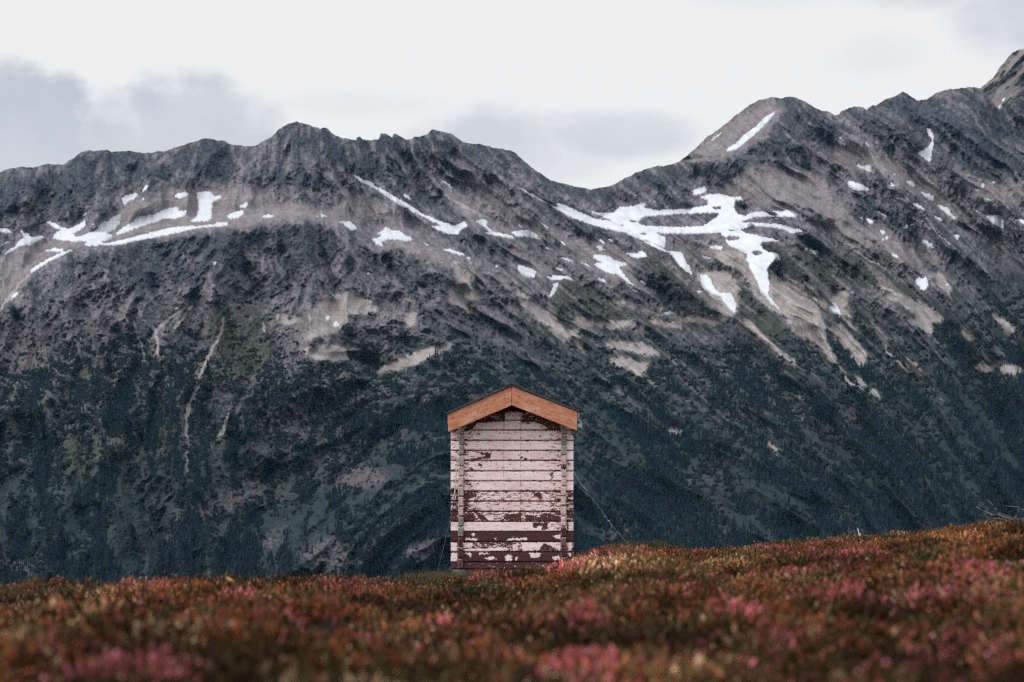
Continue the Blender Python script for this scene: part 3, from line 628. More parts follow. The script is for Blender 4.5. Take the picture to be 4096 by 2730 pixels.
def plant_trees(prob, count, hmin, hmax, aspect, seed, kind):
    r = np.random.default_rng(seed)
    p = (np.clip(prob, 0, 1) * inside * (Dm / 3500) ** 2).ravel(); p = p / p.sum()
    idx = r.choice(len(p), count, p=p)
    base = verts.reshape(-1, 3)[idx].copy()
    base[:, 0] += r.uniform(-1.5, 1.5, count)
    H = r.uniform(hmin, hmax, count); Wd = H * aspect * r.uniform(.75, 1.3, count)
    K = 5
    ang = (np.arange(K) / K * 2 * np.pi)[None] + r.uniform(0, 6.28, (count, 1))
    jit = r.uniform(.7, 1.25, (count, K))
    V = []; Fc = []
    if kind == 'cone':
        tiers = [(0.06, 1.0, .62), (.38, .68, 1.0)]
    else:
        tiers = [(-.1, 1.0, .75), (.25, .8, 1.0)]
    for z0, w, z1 in tiers:
        ring = np.stack([base[:, None, 0] + np.cos(ang) * jit * (Wd * w * .5)[:, None], base[:, None, 1] + np.sin(ang) * jit * (Wd * w * .5)[:, None],
                         base[:, None, 2] + (H * z0)[:, None] - .08 * H[:, None] * (jit - 1) * 3], -1)
        if kind == 'cone':
            apex = base + np.stack([r.normal(0, .02, count) * H, r.normal(0, .02, count) * H, H * z1], -1)
        else:
            apex = base + np.stack([r.normal(0, .2, count) * Wd, r.normal(0, .2, count) * Wd, H * z1], -1)
        V.append(np.concatenate([ring, apex[:, None]], 1))
    nv = (K + 1) * len(tiers)
    V = np.concatenate(V, 1)
    fl = []
    for tI in range(len(tiers)):
        o0 = tI * (K + 1)
        for k in range(K): fl.append((o0 + k, o0 + (k + 1) % K, o0 + K))
    fl = np.array(fl)
    Fc = (np.arange(count)[:, None, None] * nv + fl[None]).reshape(-1, 3)
    shade = r.uniform(.6, 1.5, count)
    return V, Fc, shade, nv

m_forest = attr_mat('conifer_needles', rough=.9, spec=.1)
V1, F1, s1, n1 = plant_trees(forest_p, 44000, 6.0, 11.0, .36, 5, 'cone')
c1 = np.repeat((C(.009, .020, .027)[None] * s1[:, None]), n1, 0)  # needle colour carries some of the blue of the haze
o = np_mesh('forest', V1.reshape(-1, 3), F1, m_forest, col=c1, smooth=False)
tag(o, 'dark blue green conifer forest covering the lower mountainside', 'forest', kind='stuff')
V2, F2, s2, n2 = plant_trees(scrub_p, 39000, 2.0, 4.6, 1.8, 6, 'bush')
c2 = np.repeat((C(.009, .016, .018)[None] * s2[:, None]), n2, 0)
o = np_mesh('dwarf_pine_scrub', V2.reshape(-1, 3), F2, m_forest, col=c2, smooth=False)
tag(o, 'dark low scrub scattered in clumps on the middle slopes', 'scrub', kind='stuff')

# ------------------------------------------------------------------ MEADOW GROUND
CREST = np.array([(-3000,2377,19),(-500,2362,19),(0,2360,19),(330,2360,19),(550,2350,19),(600,2335,20),(800,2320,21),(900,2313,21),(1000,2325,22),(1200,2323,23),(1400,2323,25),(1550,2329,27),(1700,2309,31),(1800,2303,33.4),(2050,2285,33.5),(2180,2264,33.5),(2240,2254,33.6),(2300,2228,34.5),(2350,2210,35.5),(2440,2194,36),(2520,2176,36.5),(2650,2176,36.5),(2720,2194,36.5),(2850,2204,36),(2960,2204,35.5),(3060,2184,34),(3220,2164,33),(3450,2146,32),(3570,2137,32),(3750,2119,31),(3920,2094,30),(4096,2086,29),(4600,2056,28),(7000,2006,27)])
PLANT_H = .13
def crest_at(u):
    return np.interp(u, CREST[:, 0], CREST[:, 1]), np.interp(u, CREST[:, 0], CREST[:, 2])

def ground_z(x, y):
    x = np.asarray(x, float); y = np.asarray(y, float)
    ys = np.maximum(y, .5)
    u = UC + F * x / ys
    u = np.clip(u, -3000, 7000)
    vc, yc = crest_at(u)
    zc = CZ + (VH - vc) / F * yc - PLANT_H
    yn = 5.0; zn = CZ - (2790 - VH) / F * yn - PLANT_H - .06
    tt = (y - yn) / (yc - yn)
    z = np.where(y < yn, zn, zn + (zc - zn) * tt)
    over = np.maximum(y - yc - 2.2, 0)
    z = np.where(y > yc, zc - .035 * np.minimum(over, 8) ** 2 - .58 * np.maximum(over - 8, 0), z)
    z = np.where(over > 300, zc - 2.24 - .58 * 292 - .03 * (over - 300), z)
    amp = sst(2, 9, np.maximum(y, 0)) * (1 - .6 * sst(-7, 0, y - yc))
    hum = .20 * fbm(x / 2.2, y / 2.6, 3, 141) + .12 * (ridged(x / 1.3, y / 1.5, 2, 145) - .5)
    return z + hum * amp * (y < 60)

gy = np.concatenate([np.arange(-30, 3, 1.5), np.arange(3, 40, .14), np.arange(40, 60, 1.0), np.array([70, 90, 130, 200, 300, 420, 600, 900, 1300, 1700, 2100, 2700])])
gxn = np.concatenate([np.linspace(-1, -.42, 24)[:-1], np.linspace(-.42, .42, 300), np.linspace(.42, 1, 24)[1:]])
GX = gxn[None, :] * (9 + np.abs(gy[:, None]) * .62); GY = np.broadcast_to(gy[:, None], GX.shape)
GZ = ground_z(GX, GY)
far_lo = verts[-1, :, 2].min() - 170
GZ = np.where(GY > 300, np.maximum(GZ, far_lo - 40), GZ)
soil = mix(C(.014, .010, .007), C(.03, .022, .011), (.5 + .5 * fbm(GX / 1.2, GY / 1.2, 3, 151))[..., None])
m_soil = attr_mat('peaty_soil', noise_scale=6, amt=.4, bump=.5, bump_dist=.03)
o = np_mesh('ground', np.stack([GX, GY, GZ], -1).reshape(-1, 3), grid_faces(len(gy), len(gxn)), m_soil, col=soil.reshape(-1, 3))
tag(o, 'dark peaty hillside ground under the heather', 'ground', kind='structure')

# ------------------------------------------------------------------ HEATHER
def project(p):
    return UC + F * p[:, 0] / p[:, 1], VH - F * (p[:, 2] - CZ) / p[:, 1]

r = np.random.default_rng(77)
def scatter(density, y0, y1, half):
    n = int(density * half * (y1 ** 2 - y0 ** 2))
    y = np.sqrt(r.uniform(y0 ** 2, y1 ** 2, n)); x = r.uniform(-1, 1, n) * half * y
    return x, y

half = .2126 * 1.22
bx, by = scatter(27, 4.2, 38.5, half)
bx2, by2 = scatter(32, 4.2, 11.5, half)
# thinner growth carries on to both sides of the view and over the brow
by3 = r.uniform(2.5, 39.5, 5200); bx3 = (half * by3 + r.uniform(0, 5.0, 5200)) * r.choice([-1, 1], 5200)
bx = np.concatenate([bx, bx2, bx3]); by = np.concatenate([by, by2, by3])
bx = np.concatenate([bx, r.uniform(-.95, 1.05, 90)]); by = np.concatenate([by, r.uniform(33.3, 33.72, 90)])
u_b = UC + F * bx / by
vc_b, yc_b = crest_at(u_b)
keep = by < yc_b + 2.6
keep &= ~((np.abs(bx) < .95) & (by > 33.75) & (by < 36.6))
bx, by = bx[keep], by[keep]; bz = ground_z(bx, by)
u_b, v_b = project(np.stack([bx, by, bz + .12], -1))
NB = len(bx)
# patches of colour over the hillside; BLACK paints in the shade of hollows
PINK = [(3600,2350,330,22,1.1),(3350,2310,140,26,.9),(3180,2270,140,14,.8),(3380,2195,170,18,.8),(2960,2410,120,20,1),(3150,2500,150,25,.9),(3960,2500,110,18,.8),(3120,2550,90,22,.7),(560,2615,190,24,1.2),(640,2600,90,22,1.2),(270,2560,70,18,.7),
        (620,2330,110,12,1.1),(980,2360,60,20,.9),(1090,2450,60,16,.7),(2310,2430,120,16,1.1),(2000,2300,120,14,1.0),(2260,2240,90,14,1.2),(2390,2195,110,10,1.1),(2230,2630,130,26,.9),(2350,2690,150,25,.7),(1800,2480,90,16,.6),(2740,2330,110,18,.7),
        (2350,2600,110,20,.7),(3500,2440,60,16,.7),(1330,2320,90,14,.8),(1420,2340,60,14,.8),(3900,2240,120,14,.9),(3060,2180,60,10,.9),(2520,2280,60,12,.5),(1700,2540,70,20,.6),(1480,2540,60,24,.6),(3950,2690,150,20,.4)]
PALE = [(420,2370,110,14,.9),(150,2390,160,18,.9),(600,2490,80,22,.8),(780,2480,160,20,.8),(1240,2460,80,24,.6),(2400,2230,110,22,1.1),(3720,2350,60,30,.7),(4020,2350,90,40,.9),(2960,2300,70,14,.8),(3530,2490,60,12,.9),(1690,2570,140,26,.8),(2100,2560,160,28,.6),(1450,2700,130,26,.8),(2150,2660,120,26,.6),(2780,2620,200,30,.7),(3050,2690,120,30,.6),(1180,2700,150,24,.6),(340,2580,60,20,.7),(2580,2240,90,18,.7)]
GREEN = [(1850,2330,150,24,1.0),(2580,2180,80,12,1.4),(150,2360,180,16,.8),(1950,2360,80,26,.8),(3700,2210,120,22,.8),(2750,2260,90,14,.6),(2600,2520,160,40,.6),(3300,2560,160,30,.6),(600,2440,120,30,.6),(4020,2240,60,20,.6)]
BLACK = [(3650,2430,180,34,1.3),(3350,2540,200,40,.9),(3950,2640,260,60,.9),(250,2450,190,34,1.1),(500,2690,300,30,1.0),(1950,2400,160,26,.8),(1850,2640,180,36,1.0),(2480,2470,170,40,.8),(1480,2400,120,26,.9),(1180,2470,130,24,.7),(2260,2340,110,18,.7),(2620,2390,140,22,.6),(3300,2250,160,12,.6),(3850,2300,160,20,.9),(950,2550,160,24,.7),(120,2630,160,34,.8),(2950,2270,90,14,.7),(1650,2450,110,20,.7),(3750,2590,260,40,.7)]
def field(lst, u, v):
    f = np.zeros_like(u)
    for cu, cv, su, sv_, a in lst: f = np.maximum(f, a * np.exp(-((u - cu) / su) ** 2 - ((v - cv) / sv_) ** 2))
    return f
fp = field(PINK, u_b, v_b) + .5 * fbm(bx / 1.5, by / 2.2, 3, 161) + .04
fw = field(PALE, u_b, v_b) + .45 * fbm(bx / 1.3, by / 2.0, 3, 165)
fg = field(GREEN, u_b, v_b) + .5 * fbm(bx / 2.0, by / 3.0, 3, 169)
fk = field(BLACK, u_b, v_b) + 1.0 * fbm(bx / 1.5, by / 2.2, 3, 173) + .37
# each bush: dome of sprigs
NS = 84
R_ = r.uniform(.13, .27, NB); Hh = r.uniform(.10, .19, NB) * (1 - .35 * np.clip(fk, 0, 1))
a = r.uniform(0, 2 * np.pi, (NB, NS)); q = np.sqrt(r.uniform(0, 1, (NB, NS)))
dx = np.cos(a) * q * R_[:, None]; dy = np.sin(a) * q * R_[:, None]
top = Hh[:, None] * (1 - q ** 2 * .75) * r.uniform(.45, 1.08, (NB, NS))
bushh = np.stack([bx[:, None] + dx, by[:, None] + dy, bz[:, None] + top], -1).reshape(-1, 3)     # sprig tips
nS = len(bushh)
lean = np.stack([np.cos(a) * q * .5, np.sin(a) * q * .5, np.ones_like(a)], -1).reshape(-1, 3) + r.normal(0, .28, (nS, 3))
lean /= np.linalg.norm(lean, axis=1, keepdims=True)
L = r.uniform(.035, .085, nS); wd = r.uniform(.006, .014, nS)
basep = bushh - lean * L[:, None]
rnd = r.normal(0, 1, (nS, 3)); s1_ = np.cross(lean, rnd); s1_ /= np.linalg.norm(s1_, axis=1, keepdims=True); s2_ = np.cross(lean, s1_)
midp = bushh - lean * (L * .45)[:, None]
vs = np.stack([basep, midp + s1_ * wd[:, None], midp + (-.5 * s1_ + .87 * s2_) * wd[:, None], midp + (-.5 * s1_ - .87 * s2_) * wd[:, None], bushh], 1)
sf = np.array([(0, 2, 1), (0, 3, 2), (0, 1, 3), (1, 2, 4), (2, 3, 4), (3, 1, 4)])
sfa = (np.arange(nS)[:, None, None] * 5 + sf[None]).reshape(-1, 3)
# colours of sprigs
def per(f, amt): return np.repeat(f, NS) + r.normal(0, amt, nS)
wp = sst(.25, .6, per(fp, .2)); ww = sst(.28, .62, per(fw, .18)); wg = sst(.25, .7, per(fg, .15)); wk = sst(.12, .62, per(fk, .16))
hue = r.uniform(0, 1, nS)[:, None]
rust = mix(C(.175, .042, .021), C(.41, .138, .066), hue)
olv = sst(-.02, .30, per(fbm(bx / 1.1, by / 1.8, 3, 181) + .04, .12)); strw = sst(.06, .34, per(fbm(bx / .9, by / 1.6, 3, 185), .14))
rust = mix(rust, mix(C(.045, .045, .022), C(.085, .078, .038), hue), olv[:, None] * .7)
rust = mix(rust, mix(C(.24, .165, .085), C(.42, .31, .18), hue), (strw * (r.uniform(0, 1, nS) < .75))[:, None] * .8)
rust = mix(rust, C(.105, .085, .035), (r.uniform(0, 1, nS) < .3)[:, None] * 1.0)
col = rust
col = mix(col, mix(C(.032, .046, .022), C(.07, .085, .04), hue), wg[:, None])
col = mix(col, mix(C(.018, .015, .008), C(.045, .028, .013), hue), wk[:, None] * .94)
flow = (r.uniform(0, 1, nS) < .68)
col = mix(col, mix(C(.38, .085, .085), C(.52, .16, .21), hue), (wp * (1 - .5 * wk) * flow)[:, None])
col = mix(col, mix(C(.36, .24, .13), C(.50, .37, .25), hue), (ww * (1 - .4 * wk) * (r.uniform(0, 1, nS) < .45))[:, None])
BRIGHT = [(2500,2235,330,40,1.1),(2850,2240,260,30,.8),(3700,2130,260,22,1.0),(1000,2330,160,30,.5),(3000,2300,200,30,.5),(2200,2300,140,26,.6),(300,2380,260,26,.5),(1400,2480,300,30,.4),(2800,2630,220,30,.6),(2450,2480,180,20,.4)]  # paler sprig patches, putting the lit look of the crest into the colour
brightfac = np.repeat((1 + .9 * field(BRIGHT, u_b, v_b)) * r.uniform(.5, 1.15, NB) * (1 + .7 * np.clip(fbm(bx / .9, by / 1.3, 3, 177), -.7, .7)), NS)
col = col * brightfac[:, None] * 1.16
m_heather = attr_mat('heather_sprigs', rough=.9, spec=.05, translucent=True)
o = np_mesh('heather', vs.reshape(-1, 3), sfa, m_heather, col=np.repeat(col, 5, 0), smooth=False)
tag(o, 'low rust brown and pink heather covering the foreground hillside', 'heather', kind='stuff')

# flower heads, a little above the sprigs
nF = 70000
fi = r.choice(nS, nF, replace=False)
wpf = sst(.2, .55, fp[fi // NS] + r.normal(0, .15, nF)); wwf = sst(.22, .55, fw[fi // NS] + r.normal(0, .2, nF))
kk2 = 1 - .75 * wk[fi]
sel = r.uniform(0, 1, nF) < (.05 + .28 * np.maximum(wpf, .7 * wwf)) * kk2
fi = fi[sel]; wpf = wpf[sel]; wwf = wwf[sel]; nF = len(fi)
fc = bushh[fi] + np.stack([r.normal(0, .008, nF), r.normal(0, .008, nF), r.uniform(.0, .035, nF)], -1)
fr = r.uniform(.005, .011, nF)
oct_ = np.array([(1, 0, 0), (-1, 0, 0), (0, 1, 0), (0, -1, 0), (0, 0, 1.2), (0, 0, -1)], float)
fvv = fc[:, None] + oct_[None] * fr[:, None, None] * r.uniform(.75, 1.3, (nF, 6, 1))
of = np.array([(0, 2, 4), (2, 1, 4), (1, 3, 4), (3, 0, 4), (2, 0, 5), (1, 2, 5), (3, 1, 5), (0, 3, 5)])
off_ = (np.arange(nF)[:, None, None] * 6 + of[None]).reshape(-1, 3)
h2 = r.uniform(0, 1, nF)[:, None]
isp = (wpf > wwf)[:, None]
fcol = np.where(isp, mix(C(.46, .12, .14), C(.58, .27, .33), h2), mix(C(.36, .23, .11), C(.50, .37, .24), h2))
o = np_mesh('heather_flowers', fvv.reshape(-1, 3), off_, m_heather, col=np.repeat(fcol, 6, 0), smooth=True)
tag(o, 'small pink and cream flower heads sprinkled over the heather', 'flowers', kind='stuff')

# grass blades: near the shed, on the crest tuft, sparse elsewhere
def blades(px, py, hmin, hmax, w, seed, spread=.35):
    rr_ = np.random.default_rng(seed); n = len(px)
    pz = ground_z(px, py); hgt = rr_.uniform(hmin, hmax, n)
    ang_ = rr_.uniform(0, 6.28, n); dirx = np.cos(ang_); diry = np.sin(ang_)
    lx = rr_.normal(0, spread, n) * hgt; ly = rr_.normal(0, spread, n) * hgt
    b0 = np.stack([px - dirx * w, py - diry * w, pz - .02], -1); b1 = np.stack([px + dirx * w, py + diry * w, pz - .02], -1)
    m0 = np.stack([px - dirx * w * .8 + lx * .35, py - diry * w * .8 + ly * .35, pz + hgt * .6], -1); m1 = np.stack([px + dirx * w * .8 + lx * .35, py + diry * w * .8 + ly * .35, pz + hgt * .6], -1)
    tp = np.stack([px + lx, py + ly, pz + hgt], -1)
    V = np.stack([b0, b1, m0, m1, tp], 1)
    ft_ = np.array([(0, 1, 3), (0, 3, 2), (2, 3, 4)])
    return V, (np.arange(n)[:, None, None] * 5 + ft_[None]).reshape(-1, 3), rr_

gx_, gy_ = [], []
def cluster(u, Y, su, sy, n):
    yy = r.normal(Y, sy, n); uu = r.normal(u, su, n)
    gx_.append((uu - UC) / F * yy); gy_.append(yy)
cluster(1830, 32.6, 90, .7, 1500); cluster(1700, 31.0, 90, .8, 700); cluster(1950, 32.6, 80, .5, 450); cluster(2580, 36.3, 75, .4, 900); cluster(2500, 36.2, 30, .4, 300)
cluster(2060, 33.5, 110, .09, 420); cluster(1815, 33.5, 20, .1, 160); cluster(3720, 31, 200, 1.0, 500); cluster(150, 19, 160, .6, 260); cluster(2050, 30, 900, 5, 2500); cluster(3300, 32, 500, .8, 350)
gx_ = np.concatenate(gx_); gy_ = np.concatenate(gy_)
kp = (gy_ > 6) & ~((np.abs(gx_) < .93) & (gy_ > 33.8) & (gy_ < 36.4))
gx_, gy_ = gx_[kp], gy_[kp]
V3, F3, rg = blades(gx_, gy_, .08, .22, .0035, 3)
gc = mix(C(.040, .052, .030), C(.125, .125, .075), rg.uniform(0, 1, len(gx_))[:, None])
o = np_mesh('grass', V3.reshape(-1, 3), F3, m_heather, col=np.repeat(gc, 5, 0), smooth=False)
tag(o, 'thin green grass growing at the foot of the shed and on the crest', 'grass', kind='stuff')

# ------------------------------------------------------------------ SHED
YW = 34.0                         # front wall
PXM = F / YW
def hx(cx, Y=YW): return ((cx / 1.8447 + 1700) - UC) / F * Y
def hz(cy, Y=YW): return CZ + (VH - (cy / 1.8447 + 1480)) / F * Y
shed = empty('wooden_shed', (hx(641), YW, hz(1470)))
tag(shed, 'small weathered wooden shed with peeling white paint and orange gable boards', 'shed')
ORG = np.array(shed.location)
def loc(v): return [tuple(np.array(p) - ORG) for p in v]
def sbuild(mb, name, mat, parent=None, bevel=0, label=None, smooth=False):
    mb.v = loc(mb.v)
    o = mb.build(name, mat, parent or shed, bevel, smooth)
    if label: o['label'] = label
    return o

# painted planks with their flaked paint
rows = [160, 230, 300, 373, 445, 522, 596, 670, 747, 821, 896, 971, 1046, 1120, 1195, 1270, 1345, 1420, 1469]
amt_ = {160: .9, 230: .9, 300: .52, 373: .30, 445: .12, 522: .06, 596: .12, 670: .12, 747: .06, 821: .10, 896: .26, 971: .20, 1046: .30, 1120: .12, 1195: .80, 1270: .45, 1345: .80, 1420: .65, 1490: .8}
DK = [[(285,1060),(350,1060),(372,1090),(368,1120),(285,1120)], [(378,1066),(405,1058),(440,1072),(470,1116),(420,1112),(390,1090)], [(580,1078),(600,1062),(640,1066),(712,1056),(706,1115),(610,1116),(585,1100)], [(735,1070),(790,1075),(850,1085),(860,1060),(930,1062),(985,1085),(990,1117),(740,1114)],
      [(287,985),(322,988),(318,1035),(287,1042)], [(345,1030),(365,1020),(400,1040),(350,1044)], [(790,1128),(912,1124),(905,1170),(880,1188),(858,1180),(865,1150),(800,1168)], [(850,1300),(885,1278),(925,1280),(935,1310),(918,1335),(848,1340)],
      [(300,410),(400,373),(585,373),(585,382),(480,386),(410,400),(340,440),(300,445)], [(712,373),(1000,385),(1000,445),(910,440),(870,402),(800,386),(712,386)], [(350,600),(490,612),(480,655),(350,668),(340,655),(450,635)], [(285,900),(385,912),(380,935),(300,960),(285,950)],
      [(815,905),(850,905),(870,940),(850,950),(800,935)], [(915,765),(942,770),(940,815),(920,812),(935,795)], [(700,640),(722,640),(726,655),(704,658)], [(735,648),(755,655),(750,668),(730,662)], [(1090,905),(1095,905),(1095,960)],
      [(1044,1120),(1058,1120),(1058,1190),(1044,1190)], [(192,870),(240,880),(240,896),(192,896)], [(400,690),(425,700),(420,718),(385,715)], [(740,885),(815,890),(810,900),(740,898)], [(300,838),(345,838),(338,858),(310,852)]]
LT = [[(590,313),(710,313),(710,443),(590,443)], [(300,1240),(390,1250),(380,1262),(300,1255)], [(620,1245),(760,1240),(750,1258),(600,1260)], [(940,1225),(1000,1215),(1000,1250),(960,1240)], [(345,1210),(365,1205),(370,1225),(350,1230)], [(505,1242),(530,1240),(525,1262)],
      [(283,1280),(350,1278),(350,1310),(283,1312)], [(283,1325),(450,1318),(600,1310),(620,1328),(400,1345),(300,1345)], [(650,1290),(690,1280),(685,1335),(650,1335)], [(710,1274),(1000,1272),(1000,1330),(930,1300),(880,1280),(840,1330),(720,1340)], [(440,1390),(500,1375),(530,1395),(470,1405)],
      [(590,1375),(615,1362),(642,1375),(640,1405),(610,1415),(590,1400)], [(665,1385),(685,1380),(675,1412)], [(765,1352),(860,1355),(840,1382),(790,1392)], [(940,1385),(990,1370),(1000,1405),(950,1405)], [(192,1125),(238,1125),(238,1192),(190,1192)], [(192,1278),(238,1278),(238,1340),(190,1340)], [(192,1352),(238,1352),(238,1418),(190,1418)],
      [(1046,1276),(1085,1276),(1080,1335),(1060,1330)], [(455,1085),(510,1092),(500,1118),(470,1115)], [(380,395),(580,385),(580,443),(480,443),(360,436)], [(712,400),(760,400),(850,400),(850,440),(712,440)],
      [(285,1130),(780,1130),(780,1190),(285,1190)], [(1046,1352),(1090,1352),(1070,1380)], [(290,1350),(345,1352),(335,1385),(325,1370)], [(400,1352),(480,1352),(450,1362),(400,1366)]]
def inpoly(p, X, Y):
    p = np.array(p); ins = np.zeros(X.shape, bool); n = len(p)
    for i in range(n):
        xa, ya = p[i]; xb, yb = p[(i + 1) % n]
        if ya == yb: continue
        ins ^= ((ya > Y) != (yb > Y)) & (X < (xb - xa) * (Y - ya) / (yb - ya) + xa)
    return ins
PV, PF, PC = [], [], []
NXP, NZP = 420, 22
base_i = 0
for ri in range(len(rows) - 1):
    y0, y1 = rows[ri], rows[ri + 1]
    xa, xb = 190., 1095.
    if y0 < 340:
        lx = 165 + (328 - y0) / 208 * 473 + 12; rx = 1122 - (308 - y0) / 188 * 482 - 12
        xa, xb = max(xa, lx), min(xb, rx)
    rj = np.random.default_rng(300 + ri)
    X, Z = np.meshgrid(np.linspace(xa, xb, NXP), np.linspace(0, 1, NZP))
    CYg = y0 + (y1 - y0) * Z
    # wavering lower edge of the board
    edge = 1.2 * fbm(X / 120, X * 0 + ri * 3.1, 3, 201)
    XX = X; YY = CYg
    wx = X + 16 * fbm(X / 20, YY / 9, 4, 205); wy = YY + 12 * fbm(X / 16, YY / 9, 4, 207)
    nse = .15 * fbm(X / 7, YY / 4, 2, 241) + .58 * fbm(X / 46, (YY + ri * 50) / 11, 4, 211 + ri) + .38 * fbm(X / 13, YY / 5.5, 3, 231 + ri)
    am = amt_[y0]
    th = .40 - 1.10 * am
    edgeboost = .30 * np.exp(-Z / .10) + .34 * np.exp(-(1 - Z) / .07)
    peel = nse + edgeboost * (.5 + nse) - th
    if 380 <= y0 < 1200: peel = peel + .22 * np.exp(-((X - 290) / 90) ** 2) + .15 * np.exp(-((X - 990) / 80) ** 2)
    side = (X < 243) | (X > 1044)
    if 880 <= y0 < 1110: peel = np.where(side, peel + .17, peel)
    if y0 < 820: peel = np.where(X > 1044, peel - .2, peel)
    for p in DK: peel = np.maximum(peel, np.where(inpoly(p, wx, wy), .24 - .75 * np.maximum(fbm(X / 16, YY / 8, 3, 299) - .12, 0), -9))
    for p in LT: peel = np.where(inpoly(p, wx, wy), np.minimum(peel, -.20 + .55 * np.maximum(nse, 0)), peel)
    for jx in (582, 707):
        jm = np.exp(-((X - jx - 2 * fbm(YY / 30, YY * 0 + jx, 2, 3)) / 1.3) ** 2) * (YY < 1125) * (YY > 300)
        peel = peel + jm * (.5 + 1.0 * fbm(YY / 22, X * 0 + jx, 2, 251))
    pm = sst(-.05, .09, peel)[..., None]
    thin = sst(-.22, .0, peel)[..., None]                 # worn thin paint, pinkish
    tone = (.5 + .5 * fbm(X / 150, YY / 60 + ri * 7, 3, 261))[..., None]
    grain = (.5 + .5 * fbm(X / 60, YY / 2.2, 3, 265))[..., None]
    cool = rj.uniform(0, 1)
    paint = mix(C(.86, .77, .805), C(.72, .525, .53), np.clip(tone * 1.3 - .45 * cool, 0, 1)) * (.93 + .1 * grain)
    paint = mix(paint, C(.56, .34, .325), thin * .62)
    grime = sst(.15, .45, fbm(X / 70, YY / 26, 3, 271))[..., None]
    paint = mix(paint, C(.50, .46, .47), grime * .35)
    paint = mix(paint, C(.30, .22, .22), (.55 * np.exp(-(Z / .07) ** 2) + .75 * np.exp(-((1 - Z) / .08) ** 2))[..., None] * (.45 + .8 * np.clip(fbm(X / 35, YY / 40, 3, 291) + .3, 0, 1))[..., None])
    paint = mix(paint, C(.46, .40, .42), .8 * sst(.12, .5, fbm(X / 9, YY / 5, 3, 293))[..., None] * sst(-.2, .4, fbm(X / 90, YY / 40, 2, 295))[..., None])
    bare = mix(C(.050, .016, .018), C(.085, .035, .034), grain)
    bare = mix(bare, C(.035, .026, .026), sst(.1, .4, fbm(X / 50, YY / 14, 3, 275))[..., None] * .8)
    orange = (sst(.22, .42, fbm(X / 32, YY / 16, 3, 281)) * (1 if 300 < y0 < 1120 else 0))[..., None]
    bare = mix(bare, C(.42, .20, .13), orange * sst(.35, .0, peel)[..., None] * .8)
    colr = mix(paint, bare, pm)
    # depth: rounded board edges, flakes stand proud
    dep = .034 * (np.exp(-(Z / .05) ** 2) + np.exp(-((1 - Z) / .055) ** 2)) + .0025 * pm[..., 0] + rj.uniform(-.003, .003)
    lapp = .006 * (1 - Z)                                  # each board leans a little
    if ri == 0: pass
    V = np.stack([(X / 1.8447 + 1700 - UC) / F * YW, YW + dep + lapp, CZ + (VH - (CYg + edge) / 1.8447 - 1480) / F * YW], -1)
    PV.append(V.reshape(-1, 3)); PC.append(colr.reshape(-1, 3)); PF.append(grid_faces(NZP, NXP) + base_i); base_i += V.size // 3
PV = np.concatenate(PV) - ORG; PC = np.concatenate(PC); PF = np.concatenate(PF)[:, ::-1]
m_paint = attr_mat('peeling_paint', rough=.8, spec=.25, noise_scale=60, amt=.06, bump=.25, bump_dist=.002)
fw_o = np_mesh('front_wall', PV, PF, m_paint, shed, col=PC, smooth=True)
m_dark = plain_mat('weathered_dark_boards', (.055, .035, .032), (.12, .075, .07), 14, stretch=(1, .3, 6), bump=.5)
m_white = plain_mat('flaked_white_boards', (.10, .05, .05), (.68, .58, .60), 9, stretch=(1, .35, 5), bump=.4, lo=.40, hi=.48)
zb = hz(1470) - .75; ze = hz(335)
DEP = 2.3
mb = MB(); mb.box(hx(192), hx(1093), YW + .028, YW + .06, zb, ze); sbuild(mb, 'backing_board', m_dark)
for nm, xa, xb in (('side_wall', hx(190), hx(190) + .05), ('side_wall', hx(1095) - .05, hx(1095))):
    mb = MB(); n = 14; hh = (ze - zb) / n
    for i in range(n): mb.box(xa + .002 * (i % 2), xb - .002 * (i % 2), YW + .062, YW + DEP, zb + i * hh, zb + (i + 1) * hh - .008)
    sbuild(mb, nm, m_white, bevel=.006)
mb = MB(); n = 14
for i in range(n): mb.box(hx(192) + .05, hx(1093) - .05, YW + DEP - .05, YW + DEP - .004 - .002 * (i % 2), zb + i * hh, zb + (i + 1) * hh - .008)
mb.poly_prism([(hx(200), ze), (hx(1085), ze), (hx(641), hz(150))], YW + DEP - .04, YW + DEP - .01)
sbuild(mb, 'back_wall', m_white)
